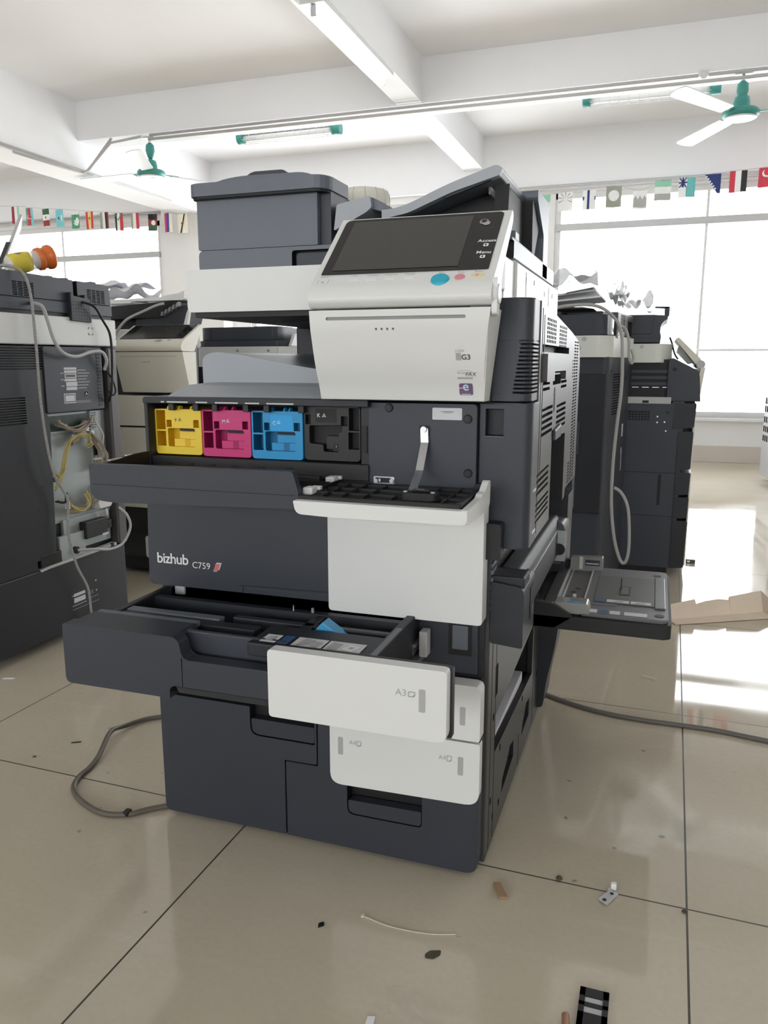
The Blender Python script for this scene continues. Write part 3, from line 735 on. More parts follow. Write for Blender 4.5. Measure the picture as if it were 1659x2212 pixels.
b.m('label'); decal(b,rect(.005,.025,.003,.026),o_,X,Y); decal(b,rect(.05,.07,.003,.026),o_,X,Y); decal(b,rect(.078,.122,.003,.026),o_,X,Y)
b.m('dblue'); decal(b,rect(.028,.046,.003,.026),o_,X,Y)
o_ = (.47,.41,.4008); b.m('label'); decal(b,rect(.03,.075,.018,.038),o_,X,Y); decal(b,rect(.078,.118,.018,.038),o_,X,Y); b.m('dblue'); decal(b,rect(.005,.027,.018,.038),o_,X,Y)
b.m('ink2'); decal(b,[(.04,.022),(.06,.022),(.068,.034),(.05,.033)],o_,X,Y,.0008); decal(b,[(.085,.022),(.11,.024),(.105,.034),(.09,.032)],o_,X,Y,.0008)
b.done('instruction_label','label',tr)

# paper exit tray ------------------------------------------------------
b = B().m('slate_light').prism(rp([(-.305,.832),(.05,.832),(.05,.856),(-.285,.856),(-.305,.846)],[0,0,0,.02,.01],6),'y',.19,.64,.003)
b.prism([(.034,.833),(.19,.833),(.19,.856),(.105,.853),(.05,.838)],'x',-.285,.05,.002)
b.prism(rp([(-.31,.852),(-.31,.907),(-.285,.9165),(-.23,.912),(-.12,.892),(.05,.868),(.05,.852)],[0,.012,.02,.02,.03,0,0],5),'y',.205,.65,.003)
b.done('exit_tray','slate_light',root)

# scanner unit ---------------------------------------------------------
b = B().m('white').prism(rp([(-.305,.992),(-.31,1.0),(-.31,1.072),(.06,1.072),(.06,.992)],[.01,.004,.003,0,0]),'y',.16,.30,.003)
b.box(-.31,.325,.20,.80,.990,1.072,.004)
b.m('white2').box(.322,.330,.20,.80,.993,1.068,.003)
sc = b.done('scanner_unit','white',root)
b = B().m('black').box(-.298,.06,.168,.66,.982,.992).m('toner_k').box(-.20,.02,.35,.40,.979,.984); b.done('scanner_underside','black',sc)
b = B().m('white3')
for y in (.30,.62): b.box(.3295,.331,y,y+.003,1.0,1.06)
for (y,z) in ((.30,1.04),(.40,1.045),(.55,1.035),(.52,1.01),(.68,1.04)): b.m('gray').box(.3295,.3308,y,y+.006,z,z+.010)
b.done('scanner_seams','lgray',sc)

# document feeder ------------------------------------------------------
b = B().m('slate').prism(rp(rect(-.287,.325,1.072,1.108),[.004,.004,.004,.010]),'y',.172,.74,.003)
df = b.done('document_feeder','slate',root)
g = B(); g.prism(rp([(-.088,1.066),(-.088,1.101),(.33,1.101),(.33,1.066)],[0,.006,0,0]),'y',.16,.19); cut(df,g,'black')
B().m('inner').prism(rp([(-.083,1.068),(-.083,1.0965),(.31,1.0965),(.31,1.068)],[0,.005,0,0]),'y',.181,.20,.001).done('feeder_grip','inner',df)
b = B().m('slate').prism(rp([(-.287,1.109),(-.035,1.109),(-.035,1.205),(-.287,1.205)],[.002,.002,.004,.004]),'y',.172,.262,.003)
b.m('dark').prism(rp([(-.035,1.108),(-.013,1.108),(-.013,1.225),(-.035,1.225)],[0,.004,.02,0]),'y',.185,.262,.003)
b.m('black').box(-.285,-.03,.18,.26,1.204,1.21)
b.m('slate').box(-.285,.072,.255,.60,1.108,1.188,.004)
fb = b.done('feeder_housing','slate',df)
b = B().m('slate').prism(rp(rect(-.294,-.010,.152,.272),[.02,.035,.01,.01],5),'z',1.204,1.2275,.006)
b.prism(rp([(-.28,1.2265),(-.03,1.2265),(-.06,1.237),(-.2,1.239)],[0,0,.02,.03],4),'y',.17,.268,.004)
b.m('dark').prism(rp([(-.195,1.236),(-.10,1.236),(-.108,1.249),(-.18,1.2495)],[0,0,.01,.01]),'y',.19,.265,.003)
b.m('black').prism(rp(rect(-.2915,-.014,.156,.3),[.02,.03,0,0],5),'z',1.200,1.2045)
b.done('feeder_lid','slate',df)
b = B().m('slate_light').prism(rp([(-.006,1.133),(.058,1.162),(.068,1.170),(.064,1.190),(.0,1.178)],[.003,.006,.004,.004,.003]),'y',.180,.315,.003)
b.m('slate').prism([(.066,1.168),(.094,1.160),(.090,1.176),(.064,1.189)],'y',.19,.315,.001)
b.m('slate_light').prism(rp([(.085,1.149),(.11,1.153),(.135,1.157),(.215,1.187),(.296,1.2085),(.303,1.220),(.292,1.2265),(.206,1.2005),(.135,1.172),(.105,1.1655),(.085,1.165)],[0,.01,.01,.01,.002,.004,.006,.03,.03,.02,0],3),'y',.185,.205,.002)
b.m('slate').prism(rp([(.085,1.155),(.135,1.160),(.215,1.1875),(.296,1.209),(.303,1.220),(.292,1.2255),(.206,1.1995),(.135,1.171),(.085,1.164)],[0,.01,.01,.002,.004,.006,.03,.03,0],3),'y',.205,.58,.002)
tray = b.done('original_tray','slate',df)
b = B().m('black').prism([(.08,1.108),(.30,1.108),(.30,1.205),(.215,1.186),(.135,1.159),(.08,1.150)],'y',.28,.56)
b.m('dark').prism([(.20,1.178),(.283,1.2035),(.281,1.208),(.199,1.183)],'y',.192,.20,.001).m('gray').box(.268,.272,.24,.30,1.19,1.206).box(.283,.287,.30,.34,1.195,1.208)
b.done('tray_underside','black',df)
b = B().m('slate').prism(rp([(.55,1.075),(.62,1.075),(.62,1.235),(.45,1.235),(.45,1.215),(.55,1.16)],[0,0,.02,.01,.01,.01]),'x',.285,.325,.003)
b.m('black').prism([(.44,1.11),(.47,1.11),(.53,1.18),(.50,1.21),(.43,1.21)],'x',.27,.318)
b.done('tray_hinge_arm','slate',df)
b = B().m('slate').box(.25,.325,.20,.24,1.105,1.12,.002).m('black').prism([(.20,1.11),(.245,1.11),(.24,1.16),(.215,1.20)],'x',.285,.31); b.done('feeder_corner','slate',df)

# operator panel -------------------------------------------------------
b = B().m('white').prism(rp([(-.046,.979),(-.057,.990),(-.050,1.008),(.102,1.137),(.112,1.133),(.110,1.120),(.03,1.035),(.005,.979)],[.006,.012,.012,.004,.005,.006,.02,.004],5),'x',.0445,.3365,.004)
cp = b.done('control_panel','white',root)
sd_ = V((0,.152,.129)).normalized(); so = V((.0445,-.050,1.008))   # slope frame
LN = .199
b = B().m('bezel')
P_ = lambda u,v: (u,v)
decal(b, rp([(.010,.036),(.2805,.036),(.2805,LN-.006),(.010,LN-.006)],[.003,.003,.010,.012],5), so, X, sd_, .0012)
bz = b.done('screen_bezel','bezel',cp)
b = B().m('screen'); decal(b, rect(.026,.232,.046,LN-.014), so, X, sd_, .0018); b.done('touch_screen','screen',cp)
b = B()
b.m('gray'); decal(b, ring(.252,.165,.0075), so, X, sd_, .0018); b.m('lgray_g'); decal(b, ring(.2565,.160,.006), so, X, sd_, .0021); b.m('bezel'); decal(b, ring(.252,.166,.0045), so, X, sd_, .0024)
b.done('nfc_mark','gray',cp)
for s_,v_ in (('Access',.107),('Menu',.076)):
    text('panel_lettering',s_,so+X*.266+sd_*v_,X,sd_,.0075,'inkw',cp,bold=.02,align='CENTER',ext=.0019)
    b = B().m('inkw'); decal(b, rp(rect(.262,.270,v_-.012,v_-.004),.002), so, X, sd_, .0019); b.m('bezel'); decal(b, rect(.2645,.267,v_-.010,v_-.006), so, X, sd_, .0022); b.done('panel_symbol','inkw',cp)
lo = so
def key(name, u, v, rx, ry, h, mname, lab=None):
    n = X.cross(sd_)
    b = B().m(mname); c_ = lo+X*u+sd_*v
    pts = [c_+X*(rx*math.cos(a))+sd_*(ry*math.sin(a)) for a in [2*math.pi*k/24 for k in range(24)]]
    A = [b.bm.verts.new(p-n*.001) for p in pts]; D = [b.bm.verts.new(c_+(p-c_)*.86+n*h) for p in pts]
    fs = [b.bm.faces.new((A[k],A[(k+1)%24],D[(k+1)%24],D[k])) for k in range(24)]; b._fin(fs,True); b._fin([b.bm.faces.new(D)])
    b.done(name, mname, cp, label=lab)
key('start_button',.2105,.0145,.0150,.0128,.0035,'blue','large round blue start button')
key('stop_button',.2400,.0195,.0088,.0078,.0015,'red','small pink stop button')
nrm = X.cross(sd_)
def padkey(name,u,v,w_,h_,mname,hh=.001):
    b = B().m(mname); o_ = lo+X*u+sd_*v
    b.hexa([o_,o_+X*w_,o_+X*w_+sd_*h_,o_+sd_*h_,o_+nrm*hh,o_+X*w_+nrm*hh,o_+X*w_+sd_*h_+nrm*hh,o_+sd_*h_+nrm*hh],.0004,1); return b.done(name,mname,cp)
padkey('reset_button',.257,.0175,.0195,.010,'amber'); B_ = B().m('red'); decal(B_,[(.264,.020),(.270,.0225),(.264,.025)],lo,X,sd_,.0013); B_.done('reset_mark','red',cp)
for u in (.061,.0905,.121,.152): padkey('function_key',u,.018,.017,.006,'white2',.0008)
for s_,u in (('Power',.018),('Clear',.069),('Number',.099),('Help/Set',.130),('Keyset',.160),('Start',.2105),('Stop',.240),('Reset',.267)):
    text('panel_lettering',s_,so+X*u+sd_*.0305,X,sd_,.0042,'ink2',cp,align='CENTER')
b = B().m('ink2'); decal(b,rect(.010,.0108,.014,.024),so,X,sd_,.0006); decal(b,rect(.027,.0278,.014,.024),so,X,sd_,.0006); decal(b,ring(.0185,.0175,.0022,12),so,X,sd_,.0006); b.done('power_symbol','ink2',cp)
b = B().m('white').cyl((.3355,-.034,.995),(.3455,-.034,.995),.017,.014).prism(rp([(-.047,.965),(-.025,.965),(-.020,1.01),(-.045,1.02)],.006),'x',.3355,.3435,.003).m('gray').prism([(-.03,.968),(.0,.968),(.0,.985),(-.03,.985)],'x',.30,.3355)
b.done('panel_hinge','white',cp)
b = B().m('white2').box(.30,.325,.10,.20,.992,1.068,.003).m('lgray').box(.305,.328,.06,.10,1.01,1.062,.003).m('black').prism([(-.0,.992),(.10,.992),(.10,1.04),(.05,1.05)],'x',.27,.30).m('gray').cyl((.31,.055,1.055),(.327,.055,1.055),.006)
b.done('panel_bracket','white2',root)

# white cover under the operator panel
prof = rp([(-.050,.976),(-.047,.950),(-.030,.893),(-.012,.855),(-.006,.8355),(.034,.8355),(.034,.976)],[.002,.01,.05,.04,.002,0,0],5)
b = B().m('white')
vs0 = [b.bm.verts.new((.0445+.0*0,p[0],p[1])) for p in prof]
vs1 = [b.bm.verts.new((.3195+max(0,(p[1]-.8355)/.14)**1.5*.016,p[0],p[1])) for p in prof]
fs = [b.bm.faces.new(vs0), b.bm.faces.new(vs1[::-1])]+[b.bm.faces.new((vs0[i],vs1[i],vs1[(i+1)%len(prof)],vs0[(i+1)%len(prof)])) for i in range(len(prof))]
b._fin(fs); fc = b.done('front_cover','white',root)
g = B(); g.prism(rp(rect(.0725,.2975,.9605,.9655),.0024),'y',-.08,-.0455); 
for k in range(4): g.cyl((.1555+k*.0092,-.08,.9465),(.1555+k*.0092,-.040,.9465),.0019,n=12)
cut(fc,g,'gray')
def fy(z):   # front surface of the cover at height z
    pts = sorted([(p[1],p[0]) for p in prof if p[0] < .0])
    for (a,ya),(c_,yc) in zip(pts,pts[1:]):
        if a <= z <= c_: return ya+(yc-ya)*(z-a)/max(c_-a,1e-6)
    return -.05
def cov(z0): 
    d = V((0,fy(z0+.005)-fy(z0),.005)).normalized(); return d
d_ = cov(.90); o_ = V((.279,fy(.899)-.0006,.899))
text('badge_lettering','SUPER',o_+d_*.013,X,d_,.0038,'ink2',fc); text('badge_lettering','G3',o_+X*.0095+d_*.001,X,d_,.0085,'ink',fc,bold=.02)
b = B().m('ink2'); decal(b,rect(.001,.0085,.0,.0115),o_,X,d_,.0003); b.m('lgray_g'); decal(b,rect(.005,.009,.0,.0115),o_,X,d_,.0005); b.done('badge_block','ink2',fc)
d_ = cov(.875); o_ = V((.280,fy(.872)-.0006,.872))
text('badge_lettering','INTERNET',o_+d_*.0068+X*.001,X,d_,.003,'ink2',fc,shear=.2); text('badge_lettering','FAX',o_+X*.0125+d_*.0035,X,d_,.0065,'ink',fc,shear=.25)
b = B().m('ink2'); decal(b,rect(0,.024,-.0015,.0015),o_,X,d_,.0003)
arc = [(.012+.012*math.cos(a),.009+.0045*math.sin(a)) for a in [math.pi*k/10 for k in range(11)]]
decal(b, arc+[(.012+.0112*math.cos(math.pi*k/10),.009+.0038*math.sin(math.pi*k/10)) for k in range(10,-1,-1)], o_, X, d_, .0003); b.done('badge_swoosh','ink2',fc)
d_ = cov(.85); o_ = V((.2815,fy(.8455)-.0006,.8455))
b = B().m('logo'); decal(b,rp(rect(0,.0215,0,.0195),.003),o_,X,d_,.0003); b.m('white'); decal(b,rect(0,.0055,.0112,.0124),o_,X,d_,.0005); b.m('logob'); decal(b,rect(.003,.0185,.001,.0022),o_,X,d_,.0005); b.done('badge_tile','logo',fc)
text('badge_lettering','e',o_+X*.0055+d_*.0082,X,d_,.0150,'logob',fc,bold=.015,ext=.0008); text('badge_lettering','Enhanced',o_+X*.0028+d_*.0046,X,d_,.0026,'logor',fc,ext=.0008)

# round tub on the feeder ------------------------------------------------
t = thing('plastic_tub','cream translucent round ribbed tub lying on the document feeder','tub',(-.035,.42,1.188))
TC = V((-.037,.42,0))
b = B().m('beige_clear').lathe([(.054,1.1885),(.056,1.195),(.056,1.236),(.051,1.248),(.033,1.2525),(.001,1.253)],Matrix.Translation(TC),40)
b.done('tub_shell','beige_clear',t)
b = B().m('jarlabel2')
for k in range(14):
    a = 2*math.pi*k/14+.2; c_,s_ = math.cos(a),math.sin(a); b.tube([(TC.x+.0562*c_,TC.y+.0562*s_,1.195),(TC.x+.0562*c_,TC.y+.0562*s_,1.237),(TC.x+.050*c_,TC.y+.050*s_,1.249)],.001,6,curve=False)
b.done('tub_ribs','jarlabel2',t)

# ------------------------------------------------------------------ copier at the left, its back to us
L_ = thing('photocopier','charcoal photocopier at the left edge with its back turned and wiring exposed','photocopier',(-1.58,.765,0))
y0, y1, xf = .44, 1.092, -1.2
b = B().m('dark2').box(-1.95,xf-.03,y0,y1,.265,.945,.004).box(-1.95,xf,y0,1.078,.03,.262,.006)
b.m('side').box(-1.3,xf+.004,1.045,y1,.262,.945,.006)
bd = b.done('body','dark2',L_)
b = B().m('dark2').prism([(y0,.262),(.655,.262),(.655,.288),(.74,.288),(.757,.73),(.742,.735),(.742,.90),(.838,.90),(.838,.944),(y0,.944)],'x',xf-.03,xf,.002)
rp_ = b.done('rear_cover','dark2',L_)
g = B()
for r in range(9): g.box(xf-.008,xf+.02,y0-.02,.83,.874+r*.0075,.878+r*.0075)
for r in range(11): g.box(xf-.008,xf+.02,y0-.02,.662,.715+r*.0075,.719+r*.0075)
g.box(xf-.02,xf+.02,.655,.735,.264,.292)
cut(rp_,g,'black')
for (y,z) in ((.62,.60),(.70,.52),(.55,.50),(.60,.36),(.68,.45)): B().m('black').cyl((xf-.002,y,z),(xf+.0006,y,z),.0035,n=10).done('screw_hole','black',rp_)
b = B().m('inner').prism(rp(rect(.745,1.012,.742,.943),.004),'x',xf-.03,xf+.004,.003)
for r in range(16): b.m('black').box(xf+.003,xf+.005,.985,1.004,.752+r*.011,.758+r*.011)
lab = b.done('label_cover','inner',L_)
b = B(); o_ = (xf+.0045,0,0)
def LY(n,a0,a1,c0,c1,e=.0): b.m(n); decal(b,rect(a0,a1,c0,c1),o_,Y,Z,e)
LY('label',.828,.886,.872,.8795); LY('label',.828,.886,.862,.870); LY('label',.83,.884,.846,.860); LY('label',.828,.884,.836,.844); LY('label',.834,.886,.820,.834); LY('label',.834,.884,.808,.818)
LY('ink',.834,.878,.849,.857,.0004)
for k in range(7): LY('ink2',.889,.93+.008*(k%3),.812+k*.0095,.815+k*.0095)
for k in range(3): LY('ink2',.812,.826,.82+k*.02,.823+k*.02)
LY('label',.820,.874,.767,.798); LY('ink',.823,.871,.770,.795,.0003); LY('label',.826,.868,.773,.792,.0006); LY('ink2',.876,.945,.767,.769); LY('ink2',.876,.945,.772,.7735)
b.m('ink2'); decal(b,ring(.925,.795,.011),o_,Y,Z); b.m('inner'); decal(b,ring(.925,.795,.0095),o_,Y,Z,.0004); b.m('ink2'); decal(b,[(.918,.790),(.932,.790),(.925,.803)],o_,Y,Z,.0008)
b.done('rating_labels','label',lab)
# open electronics bay
b = B().m('zinc').box(xf-.045,xf-.028,.70,1.045,.385,.735)
b.box(xf-.04,xf-.02,.80,1.03,.285,.392,.001); b.box(xf-.028,xf-.018,.76,.97,.674,.680)
b.m('black').box(xf-.0275,xf-.0265,.78,.79,.52,.535)
zp = b.done('metal_backplate','zinc',L_)
B().m('pcb').box(xf-.028,xf-.022,.755,.955,.682,.728).m('lgray').box(xf-.022,xf-.02,.80,.806,.70,.704).box(xf-.022,xf-.02,.85,.854,.696,.70).box(xf-.022,xf-.02,.82,.824,.712,.715).done('circuit_board','pcb',L_)
b = B().m('zinc').box(xf-.028,xf-.02,.965,1.02,.46,.735,.001)
for r in range(7):
    for c_ in range(3): b.m('black').cyl((xf-.0205,.972+c_*.009,.68+r*.008),(xf-.0195,.972+c_*.009,.68+r*.008),.0027,n=8)
b.m('black').box(xf-.021,xf-.014,.97,1.0,.585,.62,.002); b.cyl((xf-.021,.985,.57),(xf-.019,.985,.57),.005)
b.done('perforated_strip','zinc',L_)
def wires(n, mname, pts, r, k, spread):
    for i in range(k):
        b = B().m(mname); q = [(p[0]+random.uniform(0,.018),p[1]+random.uniform(-spread,spread),p[2]+random.uniform(-spread,spread)) for p in pts]
        b.tube(q,r,6); b.done('wire',mname,n)
wb = B().m('wiret').tube([(xf-.012,.93,.70),(xf-.006,.90,.675),(xf-.006,.88,.655),(xf-.01,.85,.64)],.012,8).m('wirew').box(xf-.012,xf+.002,.86,.885,.655,.664,.001).box(xf-.012,xf+.002,.915,.93,.672,.685,.001).done('wire_bundle','wiret',L_)
wires(wb,'wiret',[(xf-.02,.80,.705),(xf-.008,.86,.68),(xf-.008,.91,.69),(xf-.01,.96,.715)],.0028,6,.010)
wires(wb,'wirey',[(xf-.01,.885,.665),(xf-.002,.83,.645),(xf-.004,.805,.60),(xf-.01,.80,.55),(xf-.015,.775,.53)],.0024,4,.005)
wires(wb,'wirey',[(xf-.01,.86,.66),(xf+.003,.90,.66),(xf+.003,.925,.635),(xf-.01,.905,.62)],.002,3,.005)
wb2 = B().m('wiret').tube([(xf-.012,.945,.675),(xf-.006,.965,.63),(xf-.006,.985,.595),(xf-.01,.975,.555),(xf-.012,.95,.545)],.008,8).m('wirew').box(xf-.01,xf+.002,.955,.985,.572,.578).box(xf-.01,xf+.002,.94,.955,.66,.672).done('wire_bundle','wiret',L_)
wires(wb2,'wiret',[(xf-.012,.94,.67),(xf-.003,.97,.62),(xf-.003,.995,.57),(xf-.01,.96,.55)],.0025,4,.006)
wb3 = B().m('wiret').tube([(xf-.01,.815,.42),(xf-.005,.87,.415),(xf-.006,.94,.44),(xf-.01,.985,.47)],.008,8).m('wirew').box(xf-.012,xf+.001,.805,.815,.43,.455).box(xf-.012,xf+.001,.96,.972,.43,.455).done('wire_bundle','wiret',L_)
wires(wb3,'wiret',[(xf-.015,.90,.43),(xf-.003,.945,.44),(xf-.002,.98,.47),(xf-.01,.955,.485)],.0025,5,.008)
wires(wb3,'wirey',[(xf-.015,.82,.44),(xf-.004,.86,.415),(xf-.004,.90,.43),(xf-.01,.895,.47)],.003,4,.006)
wires(wb3,'wirey',[(xf-.02,.77,.555),(xf-.008,.775,.53),(xf-.01,.765,.50)],.0025,3,.005)
wires(wb3,'black',[(xf-.02,.77,.46),(xf-.008,.80,.455),(xf-.01,.81,.48)],.0025,3,.004)
B().m('wirew').tube([(xf-.015,.972,.72),(xf-.01,.985,.69),(xf-.008,1.01,.655),(xf-.008,1.005,.62),(xf-.01,1.01,.575)],.0025,6).done('white_lead','wirew',L_)
b = B().m('black').box(xf-.03,xf+.006,.875,.985,.315,.372,.003).box(xf-.02,xf+.004,.985,1.01,.33,.36,.002).m('wirew').cyl((xf+.002,.99,.375),(xf+.002,.99,.40),.004)
b.m('label').box(xf+.002,xf+.008,.955,.985,.312,.32)
b.done('power_supply','black',L_)
b = B().m('white2').prism([(.945,.43),(.985,.49),(1.03,.49),(1.03,.43),(1.01,.405),(.955,.405)],'x',xf-.03,xf+.006,.003); b.done('cable_guide','white2',L_)
b = B().m('zinc').box(xf-.02,xf-.004,.76,.88,.262,.345,.001).m('black').cyl((xf-.004,.825,.29),(xf+.008,.825,.29),.012).box(xf-.02,xf+.001,.67,.76,.268,.305,.002); b.done('inlet_bracket','zinc',L_)
b = B().m('lgray').prism([(.665,.255),(.70,.258),(1.03,.262),(1.03,.272),(.70,.266),(.665,.262)],'x',xf-.02,xf+.003,.001).m('black').box(xf,xf+.006,1.0,1.012,.25,.275); b.done('bay_lower_lip','lgray',L_)
B().m('cordl').tube([(xf+.008,.825,.29),(xf+.03,.88,.283),(xf+.03,.96,.265),(xf+.03,1.03,.272),(xf+.03,1.075,.318),(xf+.025,1.07,.36),(xf+.01,1.058,.385),(xf-.01,1.05,.40)],.0048,8).done('inlet_cable','cordl',L_)
b = B(); o_ = (xf+.0005,0,0)
LY('label',.80,.855,.136,.146); LY('label',.80,.855,.115,.131); LY('ink2',.79,.86,.105,.108); LY('ink2',.79,.80,.139,.142); LY('ink2',.79,.92,.093,.0945); LY('ink2',.865,.92,.112,.1135); LY('label',.908,.914,.128,.133); LY('label',.908,.914,.162,.167)
b.done('base_labels','label',L_)
text('mark_lettering','CE',(xf+.0005,.872,.125),Y,Z,.012,'ink2',L_,sp=1.3)
b = B().m('white').box(-1.95,xf+.004,y0,1.098,.948,1.036,.004)
wb_ = b.done('scanner_unit','white',L_)
b = B().m('ink'); o_ = (xf+.0045,0,0)
for sy in (-1,1):
    for sz in (-1,1):
        cy,cz = .967+sy*.011, .995+sz*.012
        decal(b,rect(min(cy,cy-sy*.007),max(cy,cy-sy*.007),min(cz,cz-sz*.0022),max(cz,cz-sz*.0022)),o_,Y,Z); decal(b,rect(min(cy,cy-sy*.0022),max(cy,cy-sy*.0022),min(cz,cz-sz*.007),max(cz,cz-sz*.007)),o_,Y,Z,.0003)
b.done('corner_mark','ink',wb_)
b = B().m('inner').box(-1.9,xf,y0,1.088,1.046,1.083,.003).prism(rp([(y0,1.084),(1.087,1.084),(1.081,1.146),(1.06,1.149),(y0,1.158)],[0,0,.01,.005,0]),'x',-1.88,xf-.002,.004).m('black').box(-1.9,xf-.004,y0,1.086,1.036,1.047)
fe = b.done('document_feeder','inner',L_)
g = B()
for (a0,a1,c0,c1) in ((.648,.735,1.087,1.128),(.968,1.058,1.088,1.127)):
    for r in range(9):
        for c_ in range(4): 
            w_ = (a1-a0)/4; g.box(xf-.012,xf+.02,a0+c_*w_+.0015,a0+(c_+1)*w_-.0015,c0+r*.0047,c0+r*.0047+.0028)
g.box(xf-.03,xf+.02,.905,.924,1.10,1.17)
cut(fe,g,'black')
b = B().m('dark2').prism([(.872,1.025),(.965,1.022),(.965,1.095),(.95,1.095),(.95,1.108),(.938,1.108),(.938,1.095),(.885,1.1),(.885,1.112),(.872,1.112)],'x',xf-.002,xf+.014,.002)
for r in range(6):
    for c_ in range(7): b.m('black').cyl((xf+.0135,.882+c_*.0125,1.032+r*.0105),(xf+.0145,.882+c_*.0125,1.032+r*.0105),.0022,n=8)
b.done('perforated_bracket','dark2',fe)
B().m('side').box(xf-.004,xf+.001,.875,.885,1.035,1.09).done('bracket_edge','side',fe)
for y in (.80,.87,1.0): B().m('inner').prism([(y,1.15),(y+.03,1.15),(y+.025,1.156),(y+.005,1.156)],'x',xf-.04,xf-.01,.001).done('hinge_nub','inner',fe)
B().m('black').tube([(xf+.012,.925,1.085),(xf+.035,.955,1.072),(xf+.03,1.0,1.03),(xf+.03,1.03,.99),(xf+.03,1.035,.93),(xf+.03,1.03,.86),(xf+.03,1.02,.80),(xf+.01,1.03,.765)],.0042,8).done('signal_cable','black',L_)
B().m('black').tube([(xf+.01,1.022,.87),(xf+.02,1.04,.84),(xf+.02,1.055,.80),(xf+.02,1.04,.785),(xf+.01,1.03,.80)],.003,6).done('loose_lead','black',L_)
B().m('cordl').tube([(xf+.002,.715,1.068),(xf+.03,.725,1.06),(xf+.03,.745,1.02),(xf+.03,.765,.965),(xf+.03,.80,.925),(xf+.03,.86,.913),(xf+.03,.93,.928),(xf+.03,.985,.928),(xf+.03,1.005,.90),(xf+.015,1.01,.87)],.0055,8).done('scanner_hose','cordl',L_)
# tilted flap standing open on top
ua, ub = V((-.69,.72,0)), V((.72,.69,0))
def fp(t_,k,z,th): return V((-1.405,.800,0))+ua*t_+ub*(k+th)+Z*z
b = B().m('lgray').hexa([fp(0,0,1.16,0),fp(0,0,1.16,.010),fp(.28,0,1.16,.010),fp(.28,0,1.16,0),fp(0,.082,1.35,0),fp(0,.082,1.35,.010),fp(.28,.082,1.35,.010),fp(.28,.082,1.35,0)],.002)
b.m('dark').hexa([fp(-.004,.001,1.165,-.008),fp(-.004,.001,1.165,.004),fp(.1,.001,1.165,.004),fp(.1,.001,1.165,-.008),fp(-.004,.046,1.265,-.008),fp(-.004,.046,1.265,.004),fp(.1,.046,1.265,.004),fp(.1,.046,1.265,-.008)])
b.m('slate_light').prism([(.70,1.155),(.90,1.155),(.94,1.21),(.72,1.17)],'x',-1.5,-1.49)
b.done('open_flap','lgray',L_)
cd_ = thing('power_cord','braided grey cord hanging down the back of the left copier','cord',(-1.165,.70,.0))
B().m('braid').tube([(xf-.25,.56,1.172),(xf-.06,.64,1.170),(xf+.0,.662,1.165),(xf+.022,.677,1.14),(xf+.03,.685,1.08),(xf+.03,.69,.95),(xf+.03,.689,.80),(xf+.03,.70,.66),(xf+.03,.72,.56),(xf+.03,.755,.50),(xf+.03,.772,.46),(xf+.03,.763,.36),(xf+.03,.79,.25),(xf+.03,.835,.16),(xf+.03,.845,.06),(xf+.05,.86,.006),(xf+.03,.95,.0055)],.0042,8).done('cable','braid',cd_)

# jar with an orange lid lying on it
J = thing('sweet_jar','tilted yellow jar with an orange lid lying on top of the left copier','jar',(-1.31,.80,1.157))
pa, pb = V((-1.335,.775,1.186)), V((-1.275,.905,1.226)); ax_ = (pb-pa).normalized()
q_ = Matrix.Translation(pa) @ Z.rotation_difference(ax_).to_matrix().to_4x4(); LN_ = (pb-pa).length
B().m('jar').lathe([(.012,0),(.025,.004),(.030,.02),(.031,.05),(.0285,.075),(.029,.095),(.026,.105),(.025,.12)],q_,28).done('jar_body','jar',J)
B().m('jarlabel').lathe([(.0305,.010),(.0312,.018),(.0318,.055),(.0300,.072)],q_,28).m('jar').done('jar_label','jarlabel',J)
b = B().m('jarink')
for k in range(9):
    a = math.pi*(1.05+k*.06); p = lambda aa,h,r=.0324: q_ @ V((r*math.cos(aa),r*math.sin(aa),h))
    h0 = .030+.005*math.sin(k*1.9); b.quad(p(a,h0),p(a+.13,h0+.004),p(a+.13,h0+.017+.004*math.cos(k)),p(a,h0+.013))
b.done('jar_print','jarink',J)
B().m('orange').lathe([(.027,.098),(.034,.100),(.035,.112),(.031,.115),(.032,.130),(.037,.133),(.0375,.143),(.035,.148),(.02,.149)],q_,32).done('jar_lid','orange',J)

# ------------------------------------------------------------------ cream copier behind
K = thing('photocopier','cream fronted photocopier with a tilted screen standing behind the left copier','photocopier',(-1.45,1.8,0))
fy_ = 1.5
b = B().m('dark2').box(-1.80,-1.175,fy_+.05,2.0,.07,.70,.006).box(-1.80,-1.385,fy_+.05,1.92,.70,.99,.006).box(-1.386,-1.19,fy_+.04,fy_+.10,.70,.97,.004).m('black').box(-1.80,-1.18,fy_+.06,1.98,.02,.08)
b.m('white').box(-1.80,-1.375,fy_+.10,1.92,.955,1.03,.005)
kb = b.done('body','dark2',K)
b = B().m('cream').prism(rp([(fy_-.045,.935),(fy_-.03,.88),(fy_,.775),(fy_+.05,.775),(fy_+.05,.935)],[.004,.03,.004,0,0]),'x',-1.486,-1.168,.004); kc = b.done('front_cover','cream',K)
g = B().box(-1.462,-1.20,fy_-.08,fy_-.040,.912,.918)
for k in range(4): g.cyl((-1.36+k*.010,fy_-.08,.896),(-1.36+k*.010,fy_-.025,.896),.0022,n=10)
cut(kc,g,'gray')
b = B().m('cream').prism(rp([(fy_-.05,.937),(fy_-.055,.955),(fy_-.04,.975),(fy_+.10,1.045),(fy_+.11,1.035),(fy_+.04,.937)],[.01,.01,.01,.004,.004,.004]),'x',-1.486,-1.168,.004); kp = b.done('control_panel','cream',K)
kd = V((0,.14,.07)).normalized(); ko = V((-1.486,fy_-.04,.975)); LK = math.hypot(.14,.07)
